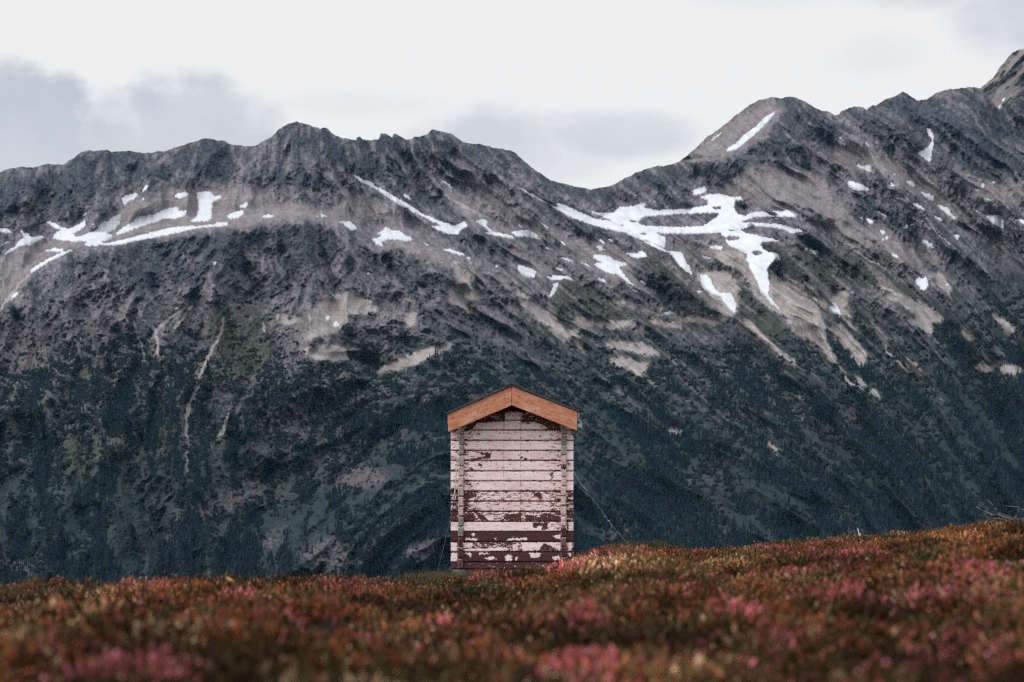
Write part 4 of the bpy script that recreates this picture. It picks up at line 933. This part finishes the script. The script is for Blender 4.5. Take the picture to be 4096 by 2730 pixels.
# stacked board ends that interlock through the front wall
def end_mat():
    return attr_mat('grey_board_end', rough=.9, spec=.15, noise_scale=45, amt=.3, bump=.6, bump_dist=.004)
m_end = end_mat()
def post(cx0t, cx1t, cx0b, cx1b, ys, seed, tones):
    rj = np.random.default_rng(seed); V = []; Fc = []; Cc = []; bi = 0
    for i in range(len(ys) - 1):
        a0, a1 = ys[i] + 2.0, ys[i + 1] - 2.0
        tt = (ys[i] - 430) / 1050
        x0 = mix(cx0t, cx0b, tt) + rj.uniform(-2, 2); x1 = mix(cx1t, cx1b, tt) + rj.uniform(-2, 2)
        nx, nz = 15, 25
        gx, gz = np.meshgrid(np.linspace(-1, 1, nx), np.linspace(-1, 1, nz))
        # rounded rectangle: squeeze the corners
        sx = 1 - .16 * np.clip((np.abs(gz) - .72) / .28, 0, 1) ** 2
        px = (x0 + x1) / 2 + gx * sx * (x1 - x0) / 2 + .8 * fbm(gz * 2 + i * 9, gx * 0 + i, 2, 7); pz = (a0 + a1) / 2 + gz * (a1 - a0) / 2
        e = np.maximum(np.abs(gx), np.abs(gz))
        yy = YW - .034 + .03 * np.clip((e - .72) / .28, 0, 1) ** 2 + rj.uniform(-.004, .004) + .0025 * fbm(gx * 2 + 3 * i, gz * 3, 3, 9)
        yy = np.where(e > .99, YW + .02, yy)
        v = np.stack([(px / 1.8447 + 1700 - UC) / F * YW, yy, CZ + (VH - pz / 1.8447 - 1480) / F * YW], -1)
        tone = tones(i, (ys[i] + ys[i + 1]) / 2)
        nn = fbm(px / 14, pz / 16, 4, seed)
        g1 = mix(np.array(tone) * .55, np.array(tone) * 1.2, np.clip(.5 + nn * 1.1, 0, 1)[..., None])
        rim = sst(.62, .85, e)[..., None] * sst(-.1, .3, fbm(px / 9, pz / 9, 2, seed + 5))[..., None]
        g1 = mix(g1, C(.55, .48, .49), rim * .5)
        V.append(v.reshape(-1, 3)); Cc.append(g1.reshape(-1, 3)); Fc.append(grid_faces(nz, nx)[:, ::-1] + bi); bi += nx * nz
    o = np_mesh('corner_post', np.concatenate(V) - ORG, np.concatenate(Fc), m_end, shed, col=np.concatenate(Cc))
    return o
GREY = (.32, .265, .26); PINKG = (.56, .425, .425); BARE = (.075, .028, .03); GRN = (.31, .305, .295)
def tonesL(i, y):
    if y < 640: return (.27, .245, .235)
    if y < 1080: return PINKG if i % 3 else (.45, .39, .39)
    if y < 1235: return (.24, .22, .22)
    if y < 1385: return BARE
    return (.12, .06, .06)
def tonesR(i, y):
    if y < 550: return (.24, .215, .20)
    if y < 635: return GRN
    if y < 1160: return PINKG
    return BARE if i % 2 else (.16, .10, .10)
post(249, 289, 240, 281, [400, 483, 557, 632, 712, 787, 860, 935, 1010, 1082, 1157, 1235, 1310, 1390, 1470], 401, tonesL).data.name = 'corner_post'
post(1004, 1045, 1000, 1041, [395, 480, 560, 632, 708, 728, 792, 858, 932, 1004, 1080, 1158, 1232, 1305, 1380, 1462], 402, tonesR)
# iron staple on the right post
m_iron = plain_mat('black_iron', (.012, .011, .012), (.05, .035, .03), 60, rough=.6, metallic=.4)
mb = MB()
mb.box(hx(1004), hx(1043), YW - .055, YW - .036, hz(728), hz(722)); mb.box(hx(1004), hx(1010), YW - .055, YW - .036, hz(721.5), hz(700)); mb.box(hx(1037), hx(1043), YW - .055, YW - .036, hz(721.5), hz(704)); mb.box(hx(1016), hx(1030), YW - .06, YW - .036, hz(716), hz(700))
sbuild(mb, 'iron_bracket', m_iron)

# barge boards
m_or, nt, b = new_mat('orange_stained_board')
b.inputs['Roughness'].default_value = .7
tc = N(nt, 'ShaderNodeTexCoord'); mp = N(nt, 'ShaderNodeMapping'); mp.inputs['Scale'].default_value = (2.0, 2, 22)
nt.links.new(tc.outputs['Object'], mp.inputs[0])
n1_ = N(nt, 'ShaderNodeTexNoise'); n1_.inputs['Scale'].default_value = 3; n1_.inputs['Detail'].default_value = 9; n1_.inputs['Roughness'].default_value = .7
nt.links.new(mp.outputs[0], n1_.inputs['Vector'])
r1_ = N(nt, 'ShaderNodeValToRGB'); r1_.color_ramp.elements[0].position = .32; r1_.color_ramp.elements[1].position = .66
r1_.color_ramp.elements[0].color = (.30, .095, .045, 1); r1_.color_ramp.elements[1].color = (.58, .26, .155, 1)
nt.links.new(n1_.outputs['Fac'], r1_.inputs[0])
# pale worn streaks
mp2 = N(nt, 'ShaderNodeMapping'); mp2.inputs['Scale'].default_value = (1.5, 2, 9); nt.links.new(tc.outputs['Object'], mp2.inputs[0])
n2_ = N(nt, 'ShaderNodeTexNoise'); n2_.inputs['Scale'].default_value = 2.2; n2_.inputs['Detail'].default_value = 7; nt.links.new(mp2.outputs[0], n2_.inputs['Vector'])
r2_ = N(nt, 'ShaderNodeValToRGB'); r2_.color_ramp.elements[0].position = .46; r2_.color_ramp.elements[1].position = .72
r2_.color_ramp.elements[0].color = (0, 0, 0, 1); r2_.color_ramp.elements[1].color = (.75, .75, .75, 1)
nt.links.new(n2_.outputs['Fac'], r2_.inputs[0])
mxa = N(nt, 'ShaderNodeMix', data_type='RGBA'); nt.links.new(r2_.outputs[0], mxa.inputs[0]); nt.links.new(r1_.outputs[0], mxa.inputs[6]); mxa.inputs[7].default_value = (.56, .36, .30, 1)
# dark flaws
mp3 = N(nt, 'ShaderNodeMapping'); mp3.inputs['Scale'].default_value = (7, 2, 26); nt.links.new(tc.outputs['Object'], mp3.inputs[0])
n3_ = N(nt, 'ShaderNodeTexNoise'); n3_.inputs['Scale'].default_value = 2.0; n3_.inputs['Detail'].default_value = 6; nt.links.new(mp3.outputs[0], n3_.inputs['Vector'])
r3_ = N(nt, 'ShaderNodeValToRGB'); r3_.color_ramp.elements[0].position = .57; r3_.color_ramp.elements[1].position = .68
r3_.color_ramp.elements[0].color = (0, 0, 0, 1); r3_.color_ramp.elements[1].color = (.85, .85, .85, 1)
nt.links.new(n3_.outputs['Fac'], r3_.inputs[0])
mxb = N(nt, 'ShaderNodeMix', data_type='RGBA'); nt.links.new(r3_.outputs[0], mxb.inputs[0]); nt.links.new(mxa.outputs[2], mxb.inputs[6]); mxb.inputs[7].default_value = (.14, .05, .035, 1)
nt.links.new(mxb.outputs[2], b.inputs['Base Color'])
bp = N(nt, 'ShaderNodeBump'); bp.inputs['Strength'].default_value = .4; bp.inputs['Distance'].default_value = .003
nt.links.new(n1_.outputs['Fac'], bp.inputs['Height']); nt.links.new(bp.outputs[0], b.inputs['Normal'])

YF = YW - .34
def FX(p): return (hx(p[0], YF), hz(p[1], YF))
# each barge board is modelled along its own length so that the grain follows the slope
def barge(pts, name, ang, origin):
    mb = MB(); mb.poly_prism([FX(p) for p in pts], YF, YF + .035)
    o_ = np.array([FX(origin)[0], YF, FX(origin)[1]])
    ca, sa = math.cos(-ang), math.sin(-ang)
    nv = []
    for x, y, z in mb.v:
        x -= o_[0]; y -= o_[1]; z -= o_[2]
        nv.append((x * ca - z * sa, y, x * sa + z * ca))
    mb.v = nv
    o = mb.build(name, m_or, shed, .004)
    o.location = o_ - ORG; o.rotation_euler = (0, -ang, 0)
    return o
angL = math.atan2(FX((638, 120))[1] - FX((165, 328))[1], FX((638, 120))[0] - FX((165, 328))[0])
angR = math.atan2(FX((1122, 308))[1] - FX((640, 120))[1], FX((1122, 308))[0] - FX((640, 120))[0])
barge([(172, 460), (638.5, 263), (638.5, 121), (166, 329)], 'gable_board', angL, (400, 290))
barge([(1121, 448), (1122, 309), (641.5, 121), (641.5, 263)], 'gable_board', angR, (880, 290))
# nail heads
# roof sheets
m_roof = plain_mat('tarred_roof_sheet', (.018, .02, .022), (.06, .062, .066), 30, rough=.6, bump=.2)
YR0, YR1 = YF - .025, YW + DEP + .2
mb = MB(); mb.poly_prism([FX((158, 331)), FX((640, 119)), FX((640, 102)), FX((158, 317))], YR0, YR1); sbuild(mb, 'roof_panel', m_roof, bevel=.004)
mb = MB(); mb.poly_prism([FX((640.5, 119)), FX((1136, 312)), FX((1137, 298)), FX((640.5, 102))], YR0, YR1); sbuild(mb, 'roof_panel', m_roof, bevel=.004)
mb = MB(); mb.poly_prism([FX((594, 124)), FX((640, 101)), FX((706, 128)), FX((706, 116)), FX((660, 109)), FX((643, 90)), FX((634, 92)), FX((622, 108)), FX((596, 118))], YR0 - .012, YR1 + .02); sbuild(mb, 'ridge_cap', m_roof)
# roof boards under the sheets
m_under = plain_mat('roof_underside', (.05, .035, .03), (.09, .06, .05), 12, stretch=(1, 5, 1))
mb = MB(); mb.poly_prism([FX((175, 345)), FX((640, 141)), FX((640, 120)), FX((170, 329))], YF + .036, YR1 - .04); sbuild(mb, 'roof_boarding', m_under)
mb = MB(); mb.poly_prism([FX((640.5, 141)), FX((1114, 330)), FX((1118, 309)), FX((640.5, 120))], YF + .036, YR1 - .04); sbuild(mb, 'roof_boarding', m_under)
# rafters / purlin ends under the eaves
mb = MB(); mb.box(hx(1082), hx(1106), YF + .05, YR1 - .1, hz(482), hz(440)); sbuild(mb, 'eave_purlin', m_dark, bevel=.004)
mb = MB(); mb.box(hx(180), hx(200), YF + .05, YR1 - .1, hz(455), hz(420)); sbuild(mb, 'eave_purlin', m_dark, bevel=.004)
# bent metal gutter bracket at the right eave
m_zinc = plain_mat('dull_zinc', (.20, .22, .24), (.38, .41, .44), 40, rough=.5, metallic=.5)
mb = MB()
mb.poly_prism([FX((1126, 312)), FX((1134, 312)), FX((1140, 330)), FX((1132, 365)), FX((1124, 365))], YF + .04, YF + .05)
mb.poly_prism([FX((1130, 366)), FX((1136, 362)), FX((1158, 390)), FX((1150, 392))], YF + .03, YF + .055)
mb.poly_prism([FX((1124, 405)), FX((1148, 392.5)), FX((1161, 393)), FX((1160, 431)), FX((1124, 420))], YF + .02, YF + .06)
sbuild(mb, 'gutter_bracket', m_zinc)
# foundation
m_stone = plain_mat('foundation_stone', (.12, .10, .09), (.22, .2, .19), 8, bump=.5)
mb = MB(); mb.box(hx(200), hx(1085), YW + .07, YW + DEP - .06, zb - 1.2, zb - .001)
mb.box(hx(205), hx(300), YW + .004, YW + .065, hz(1600), hz(1472)); mb.box(hx(980), hx(1080), YW + .004, YW + .065, hz(1600), hz(1472)); sbuild(mb, 'foundation', m_stone, bevel=.02)

# ------------------------------------------------------------------ wires and rope
m_wire = plain_mat('galvanised_wire', (.14, .17, .19), (.30, .33, .35), 60, rough=.5, metallic=.3)
m_rope = plain_mat('frayed_rope', (.35, .31, .29), (.62, .57, .55), 80, rough=.95)
def W(cx, cy, Y): return Vector((hx(cx, Y), Y, hz(cy, Y)))
def rel(mb, o): mb.v = [tuple(Vector(v) - Vector(o.location)) for v in mb.v]
gw = empty('guy_wire', W(1505, 1292, 33.6)); tag(gw, 'thin twisted wire slanting from the right side of the shed down into heather', 'guy wire', 'guy wires of the shed')
mb = MB(); mb.tube([W(1046, 672, 33.95), W(1070, 705, 33.93), W(1098, 748, 33.9), W(1122, 790, 33.88), W(1150, 836, 33.86), W(1195, 905, 33.83), W(1270, 995, 33.8), W(1332, 1083, 33.75), W(1356, 1114, 33.73), W(1404, 1178, 33.7), W(1455, 1236, 33.66), W(1505, 1292, 33.6), W(1525, 1318, 33.6)], .0017); rel(mb, gw); mb.build('wire_strand', m_wire, gw)
mb = MB(); mb.tube([W(1100, 755, 33.9), W(1112, 785, 33.88), W(1135, 815, 33.87), W(1148, 835, 33.86), W(1150, 855, 33.86), W(1170, 895, 33.85), W(1200, 925, 33.83)], .0017); rel(mb, gw); mb.build('wire_strand', m_wire, gw)
mb = MB(); mb.tube([W(1150, 836, 33.85), W(1168, 858, 33.84), W(1193, 893, 33.83)], .0034); rel(mb, gw); mb.build('wire_tail', m_wire, gw)
mb = MB(); mb.tube([W(1356, 1114, 33.72), W(1370, 1135, 33.72), W(1382, 1168, 33.71)], .0036); rel(mb, gw); mb.build('wire_tail', m_wire, gw)
for cx, cy in ((1330, 1084), (1355, 1115)):
    mb = MB(); c = W(cx, cy, 33.735); mb.ball(c, .0115); mb.tube([c + Vector((-.018, 0, -.004)), c + Vector((.018, 0, .006))], .006); rel(mb, gw); mb.build('wire_clamp', m_wire, gw, smooth=True)
mb = MB(); mb.tube([W(1048, 668, 33.96), W(1058, 688, 33.94), W(1075, 694, 33.93), W(1062, 705, 33.94), W(1050, 690, 33.95)], .006); rel(mb, gw); mb.build('wire_knot', m_iron, gw)
gw2 = empty('guy_wire', W(92, 1482, 33.7)); tag(gw2, 'faint thin wire at the left of the shed descending to the grass', 'guy wire', 'guy wires of the shed')
mb = MB(); mb.tube([W(188, 1122, 33.95), W(172, 1165, 33.9), W(150, 1250, 33.85), W(128, 1350, 33.78), W(108, 1425, 33.73), W(92, 1482, 33.7), W(86, 1510, 33.7)], .0009); rel(mb, gw2); mb.build('wire_strand', m_wire, gw2)
mb = MB(); c = W(189, 1121, 33.95); mb.ball(c, .014); rel(mb, gw2); mb.build('wire_knot', m_wire, gw2, smooth=True)
rp = empty('hanging_rope', W(240, 655, 33.94)); tag(rp, 'pale frayed rope hanging down the left edge of the shed front wall', 'rope')
mb = MB(); mb.tube([W(241, 655, 33.945), W(238, 700, 33.935), W(232, 740, 33.935), W(227, 810, 33.935), W(222, 880, 33.935), W(218, 925, 33.935)], .009); rel(mb, rp); mb.build('rope_strand', m_rope, rp)
mb = MB(); pts = [W(218 + 8 * math.sin(t_), 942 - 18 * math.cos(t_), 33.935) for t_ in np.linspace(0, 2 * math.pi, 14)]; mb.tube(pts, .007); rel(mb, rp); mb.build('rope_loop', m_rope, rp)
mb = MB(); mb.tube([W(216, 960, 33.935), W(212, 990, 33.94), W(206, 1020, 33.94), W(214, 1050, 33.94), W(200, 1080, 33.94), W(192, 1118, 33.94)], .007); rel(mb, rp); mb.build('rope_tail', m_iron, rp)

# ------------------------------------------------------------------ dead twigs, stalks
m_twig = plain_mat('bleached_twig', (.085, .073, .076), (.17, .148, .15), 40, rough=.9)
def K4(x, y): return (3700 + x / 3.919, 1900 + y / 3.919)       # close crop of the right edge
db = empty('dead_branch', pt(*K4(1480, 820), 30.0)); tag(db, 'bleached dead branch with spreading twigs at the right end of the crest', 'branch')
def T4(pts, Y=30.0): return [pt(*K4(x, y), Y + .05 * math.sin(i * 2.1)) for i, (x, y) in enumerate(pts)]
mainb = [[(1560, 790), (1460, 735), (1380, 700), (1260, 665), (1180, 640), (1080, 625), (1000, 600), (920, 570), (870, 545), (800, 495)]]
mb = MB()
for p in mainb: mb.tube(T4(p), .014, 6, .004)
rel(mb, db); mb.build('limb', m_twig, db)
twigs = [[(1180, 690), (1110, 685), (1060, 640), (1000, 605)], [(1120, 695), (1060, 690), (980, 705)], [(1320, 840), (1250, 790), (1180, 745)], [(1560, 560), (1500, 530), (1470, 505), (1380, 500), (1290, 488), (1220, 485)], [(1380, 700), (1440, 640), (1465, 570), (1475, 510)],
         [(1130, 550), (1080, 520), (1060, 470), (1010, 420), (960, 400)], [(1180, 640), (1140, 590), (1115, 545)], [(1300, 800), (1200, 795), (1080, 800), (960, 800)], [(1420, 790), (1330, 740), (1240, 700), (1150, 690)], [(1000, 680), (950, 655), (910, 650)], [(1560, 690), (1480, 690), (1420, 660)],
         [(1500, 800), (1400, 780), (1290, 720), (1200, 650)], [(1560, 740), (1450, 700), (1340, 660), (1180, 600), (1040, 575)]]
for p in twigs:
    mb = MB(); mb.tube(T4(p, 30 + random.uniform(-.25, .25)), .0085, 5, .0025); rel(mb, db); mb.build('twig', m_twig, db)
# bush of finer twigs around the branch
for i in range(70):
    mb = MB()
    x, y = random.uniform(1120, 1800), random.uniform(800, 880)
    L_ = random.uniform(60, 190); a_ = random.gauss(-.4, .6)
    p0 = pt(*K4(x, y), 30 + random.uniform(-.4, .4)); d = Vector((math.sin(a_), random.uniform(-.3, .3), math.cos(a_))) * L_ / 3.919 / F * 30
    mb.tube([p0, p0 + d * .5 + Vector((random.uniform(-.01, .01), 0, 0)), p0 + d], .0035, 4, .0012)
    rel(mb, db); mb.build('twig', m_twig, db)


def stalk(name, pts, Y, r0, mat, label, cat, head=None):
    o = empty(name, pt(*pts[0], Y)); tag(o, label, cat, {'stalk': 'grass stalks along the right crest', 'dry stem': 'dry stems in the heather on the left'}.get(cat))
    mb = MB(); mb.tube([pt(u, v, Y) for u, v in pts], r0, 6, r0 * .45); rel(mb, o); mb.build('stem', mat, o)
    if head:
        mb = MB()
        for (u, v, rad) in head: mb.ball(pt(u, v, Y), rad, 8)
        rel(mb, o); mb.build('seed_head', mat, o, smooth=True)
    return o
m_pale = plain_mat('pale_stalk', (.55, .52, .48), (.75, .72, .66), 50)
m_dry = plain_mat('dry_orange_stem', (.36, .19, .08), (.52, .30, .14), 30)
stalk('grass_stalk', [(3440, 2160), (3437, 2140), (3434, 2126), (3430, 2112)], 32.0, .010, m_pale, 'short bright white stalk standing on the middle of the right crest', 'stalk', [(3440, 2138, .012)])
stalk('grass_stalk', [(3936, 2145), (3930, 2120), (3926, 2103), (3922, 2094)], 30.4, .007, m_pale, 'pale leaning stalk on the crest just left of the dead branch', 'stalk')
stalk('grass_stalk', [(3867, 2120), (3866, 2102), (3864, 2090)], 30.4, .0045, m_twig, 'thin grey upright stalk on the crest left of the leaning one', 'stalk')
stalk('dry_stem', [(985, 2460), (972, 2430), (955, 2385), (940, 2345), (925, 2325), (905, 2312)], 19.0, .028, m_dry, 'thick bent orange dry stem leaning in the heather on the left', 'dry stem')
stalk('dry_stem', [(760, 2402), (815, 2385), (860, 2372), (900, 2366), (918, 2378)], 18.5, .020, m_dry, 'orange dry stem lying nearly flat beside the bent stem on the left', 'dry stem')
stalk('thin_pole', [(122, 2360), (119, 2332), (114, 2290), (108, 2228)], 60, .012, m_twig, 'thin grey pole leaning beyond the heather at the far left', 'pole')

# ------------------------------------------------------------------ HAZE
def haze_box():
    m = bpy.data.materials.new('thin_air'); m.use_nodes = True; nt = m.node_tree
    nt.nodes.remove(nt.nodes['Principled BSDF'])
    v = N(nt, 'ShaderNodeVolumePrincipled')
    v.inputs['Color'].default_value = (.20, .56, 1.0, 1); v.inputs['Density'].default_value = 6.5e-6; v.inputs['Anisotropy'].default_value = 0
    nt.links.new(v.outputs[0], nt.nodes['Material Output'].inputs['Volume'])
    mb = MB(); zl = float(min(vall[..., 2].min(), GZ.min())) - 1; zh = float(max(vall[..., 2].max(), fv_[..., 2].max())) + 60
    mb.box(-5200, 5200, -60, 9000, zl, zh)
    o = mb.build('haze', m)
    tag(o, 'thin blue air between the hillside and the mountain', 'haze', kind='stuff')
haze_box()

# ------------------------------------------------------------------ SKY
w = bpy.data.worlds.new('World'); SC.world = w; w.use_nodes = True
nt = w.node_tree; bg = nt.nodes['Background']
SUN_EL, SUN_AZ = math.radians(36), math.radians(-122)         # azimuth from +Y towards +X
sky = N(nt, 'ShaderNodeTexSky', sky_type='NISHITA'); sky.sun_disc = False; sky.sun_elevation = SUN_EL; sky.sun_rotation = SUN_AZ
sky.air_density = 1.0; sky.dust_density = 2.0
def M(op, a, b=None, c=None):
    n = N(nt, 'ShaderNodeMath', operation=op)
    for i, x in enumerate((a, b, c)):
        if x is None: continue
        if isinstance(x, (int, float)): n.inputs[i].default_value = x
        else: nt.links.new(x, n.inputs[i])
    return n.outputs[0]
def MR(x, a, b, c=0., d=1.):
    n = N(nt, 'ShaderNodeMapRange', interpolation_type='SMOOTHSTEP')
    nt.links.new(x, n.inputs['Value']); n.inputs['From Min'].default_value = a; n.inputs['From Max'].default_value = b; n.inputs['To Min'].default_value = c; n.inputs['To Max'].default_value = d
    return n.outputs[0]
tc = N(nt, 'ShaderNodeTexCoord'); sp = N(nt, 'ShaderNodeSeparateXYZ'); nt.links.new(tc.outputs['Generated'], sp.inputs[0])
az = M('ARCTAN2', sp.outputs[0], sp.outputs[1]); el = M('ARCSINE', sp.outputs[2])
cmb = N(nt, 'ShaderNodeCombineXYZ'); nt.links.new(M('MULTIPLY', az, 1.0), cmb.inputs[0]); nt.links.new(M('MULTIPLY', el, 1.35), cmb.inputs[1])
nz = N(nt, 'ShaderNodeTexNoise'); nz.inputs['Scale'].default_value = 24; nz.inputs['Detail'].default_value = 8; nz.inputs['Roughness'].default_value = .55; nt.links.new(cmb.outputs[0], nz.inputs['Vector'])
nz2 = N(nt, 'ShaderNodeTexNoise'); nz2.inputs['Scale'].default_value = 5; nz2.inputs['Detail'].default_value = 4; nt.links.new(cmb.outputs[0], nz2.inputs['Vector'])
wob = M('MULTIPLY', M('SUBTRACT', nz.outputs['Fac'], .5), 1.35)
# grey cloud banks: (u, v, su, sv, soft, strength) in bearings
BANKS = [(60, 620, 330, 330, .45, 1.0), (-350, 560, 420, 400, .45, 1.0), (800, 620, 330, 290, .6, .95), (420, 740, 520, 290, .7, .9), (1950, 600, 330, 150, 1.1, .75), (2450, 540, 330, 100, 1.2, .75), (2250, 640, 190, 100, 1.2, .4), (1450, 420, 320, 50, 1.3, .18),
         (4200, 60, 330, 260, 1.2, .65), (3500, 240, 200, 80, 1.4, .2), (3850, -40, 500, 90, 1.2, .5), (3050, 0, 300, 50, 1.2, .18)]
acc = None
for (cu, cv, su, sv_, soft, k) in BANKS:
    ca = math.atan2(cu - UC, F); ce = math.atan2(VH - cv, F)
    d = M('SQRT', M('ADD', M('POWER', M('DIVIDE', M('SUBTRACT', az, ca), su / F), 2.), M('POWER', M('DIVIDE', M('SUBTRACT', el, ce), sv_ / F), 2.)))
    f_ = MR(M('ADD', d, wob), 1 - soft * .45, 1 + soft * .3, k, 0.)
    acc = f_ if acc is None else M('MAXIMUM', acc, f_)
# broken cloud elsewhere in the sky, thickest above
wide = M('MULTIPLY', MR(nz2.outputs['Fac'], .45, .65), MR(el, .25, .5))
acc = M('MULTIPLY', acc, MR(nz2.outputs['Fac'], .3, .68, 1.12, .62))
acc = M('MULTIPLY', acc, MR(nz.outputs['Fac'], .25, .75, 1.12, .82))
acc = M('MINIMUM', M('MAXIMUM', acc, M('MULTIPLY', wide, .5)), 1.)
def mixc(f_, a, b):
    n = N(nt, 'ShaderNodeMix', data_type='RGBA')
    nt.links.new(f_, n.inputs[0]) if not isinstance(f_, (int, float)) else setattr(n.inputs[0], 'default_value', f_)
    for s, x in ((6, a), (7, b)):
        if isinstance(x, tuple): n.inputs[s].default_value = (*x, 1)
        else: nt.links.new(x, n.inputs[s])
    return n.outputs[2]
sc_ = N(nt, 'ShaderNodeVectorMath', operation='SCALE'); nt.links.new(sky.outputs[0], sc_.inputs[0]); sc_.inputs['Scale'].default_value = 1.0
SKS = .12
br = 1 / SKS
white = (.935 * br, .918 * br, .90 * br); grey = (.57 * br, .60 * br, .665 * br)
cloud = mixc(acc, white, grey)
# overcast veil is brighter towards the zenith
up = N(nt, 'ShaderNodeVectorMath', operation='SCALE'); nt.links.new(cloud, up.inputs[0]); nt.links.new(MR(el, .2, 1.2, 1., 1.5), up.inputs['Scale'])
# sky glow around the sun, behind the viewer, added to brighten the shed front
SD = (math.sin(SUN_AZ) * math.cos(SUN_EL), math.cos(SUN_AZ) * math.cos(SUN_EL), math.sin(SUN_EL))
dt = N(nt, 'ShaderNodeVectorMath', operation='DOT_PRODUCT'); nt.links.new(tc.outputs['Generated'], dt.inputs[0]); dt.inputs[1].default_value = SD
up2 = N(nt, 'ShaderNodeVectorMath', operation='SCALE'); nt.links.new(up.outputs[0], up2.inputs[0]); nt.links.new(MR(dt.outputs['Value'], .1, 1., 1., 1.7), up2.inputs['Scale'])
up = up2
final = mixc(.93, sc_.outputs[0], up.outputs[0])
nt.links.new(final, bg.inputs['Color']); bg.inputs['Strength'].default_value = SKS

sl = bpy.data.lights.new('sun', 'SUN'); sl.energy = 1.05; sl.angle = math.radians(26); sl.color = (1, .92, .82)
so = bpy.data.objects.new('sun', sl); put(so)
sd = Vector((math.sin(SUN_AZ) * math.cos(SUN_EL), math.cos(SUN_AZ) * math.cos(SUN_EL), math.sin(SUN_EL)))
so.rotation_euler = (-sd).to_track_quat('-Z', 'Y').to_euler(); so.location = (0, 0, 60)

# ------------------------------------------------------------------ CAMERA
cam = bpy.data.cameras.new('camera'); co = bpy.data.objects.new('camera', cam); put(co)
co.location = (0, 0, CZ); co.rotation_euler = (math.pi / 2, 0, 0)
cam.sensor_width = 36; cam.lens = F * 36 / 4096; cam.shift_y = (VH - 1365) / 4096
cam.clip_start = .1; cam.clip_end = 30000
cam.dof.use_dof = True; cam.dof.focus_distance = 58.0; cam.dof.aperture_fstop = 2.6
SC.camera = co
SC.view_settings.view_transform = 'Standard'; SC.view_settings.look = 'None'; SC.view_settings.exposure = 0; SC.view_settings.gamma = 1
SC.render.engine = 'CYCLES'
SC.cycles.use_denoising = False; SC.cycles.denoiser = 'OPENIMAGEDENOISE'; SC.cycles.denoising_prefilter = 'FAST'
SC.cycles.pixel_filter_type = 'BLACKMAN_HARRIS'; SC.cycles.filter_width = 1.0
SC.cycles.max_bounces = 5; SC.cycles.volume_bounces = 0; SC.cycles.diffuse_bounces = 3
SC.render.film_transparent = False
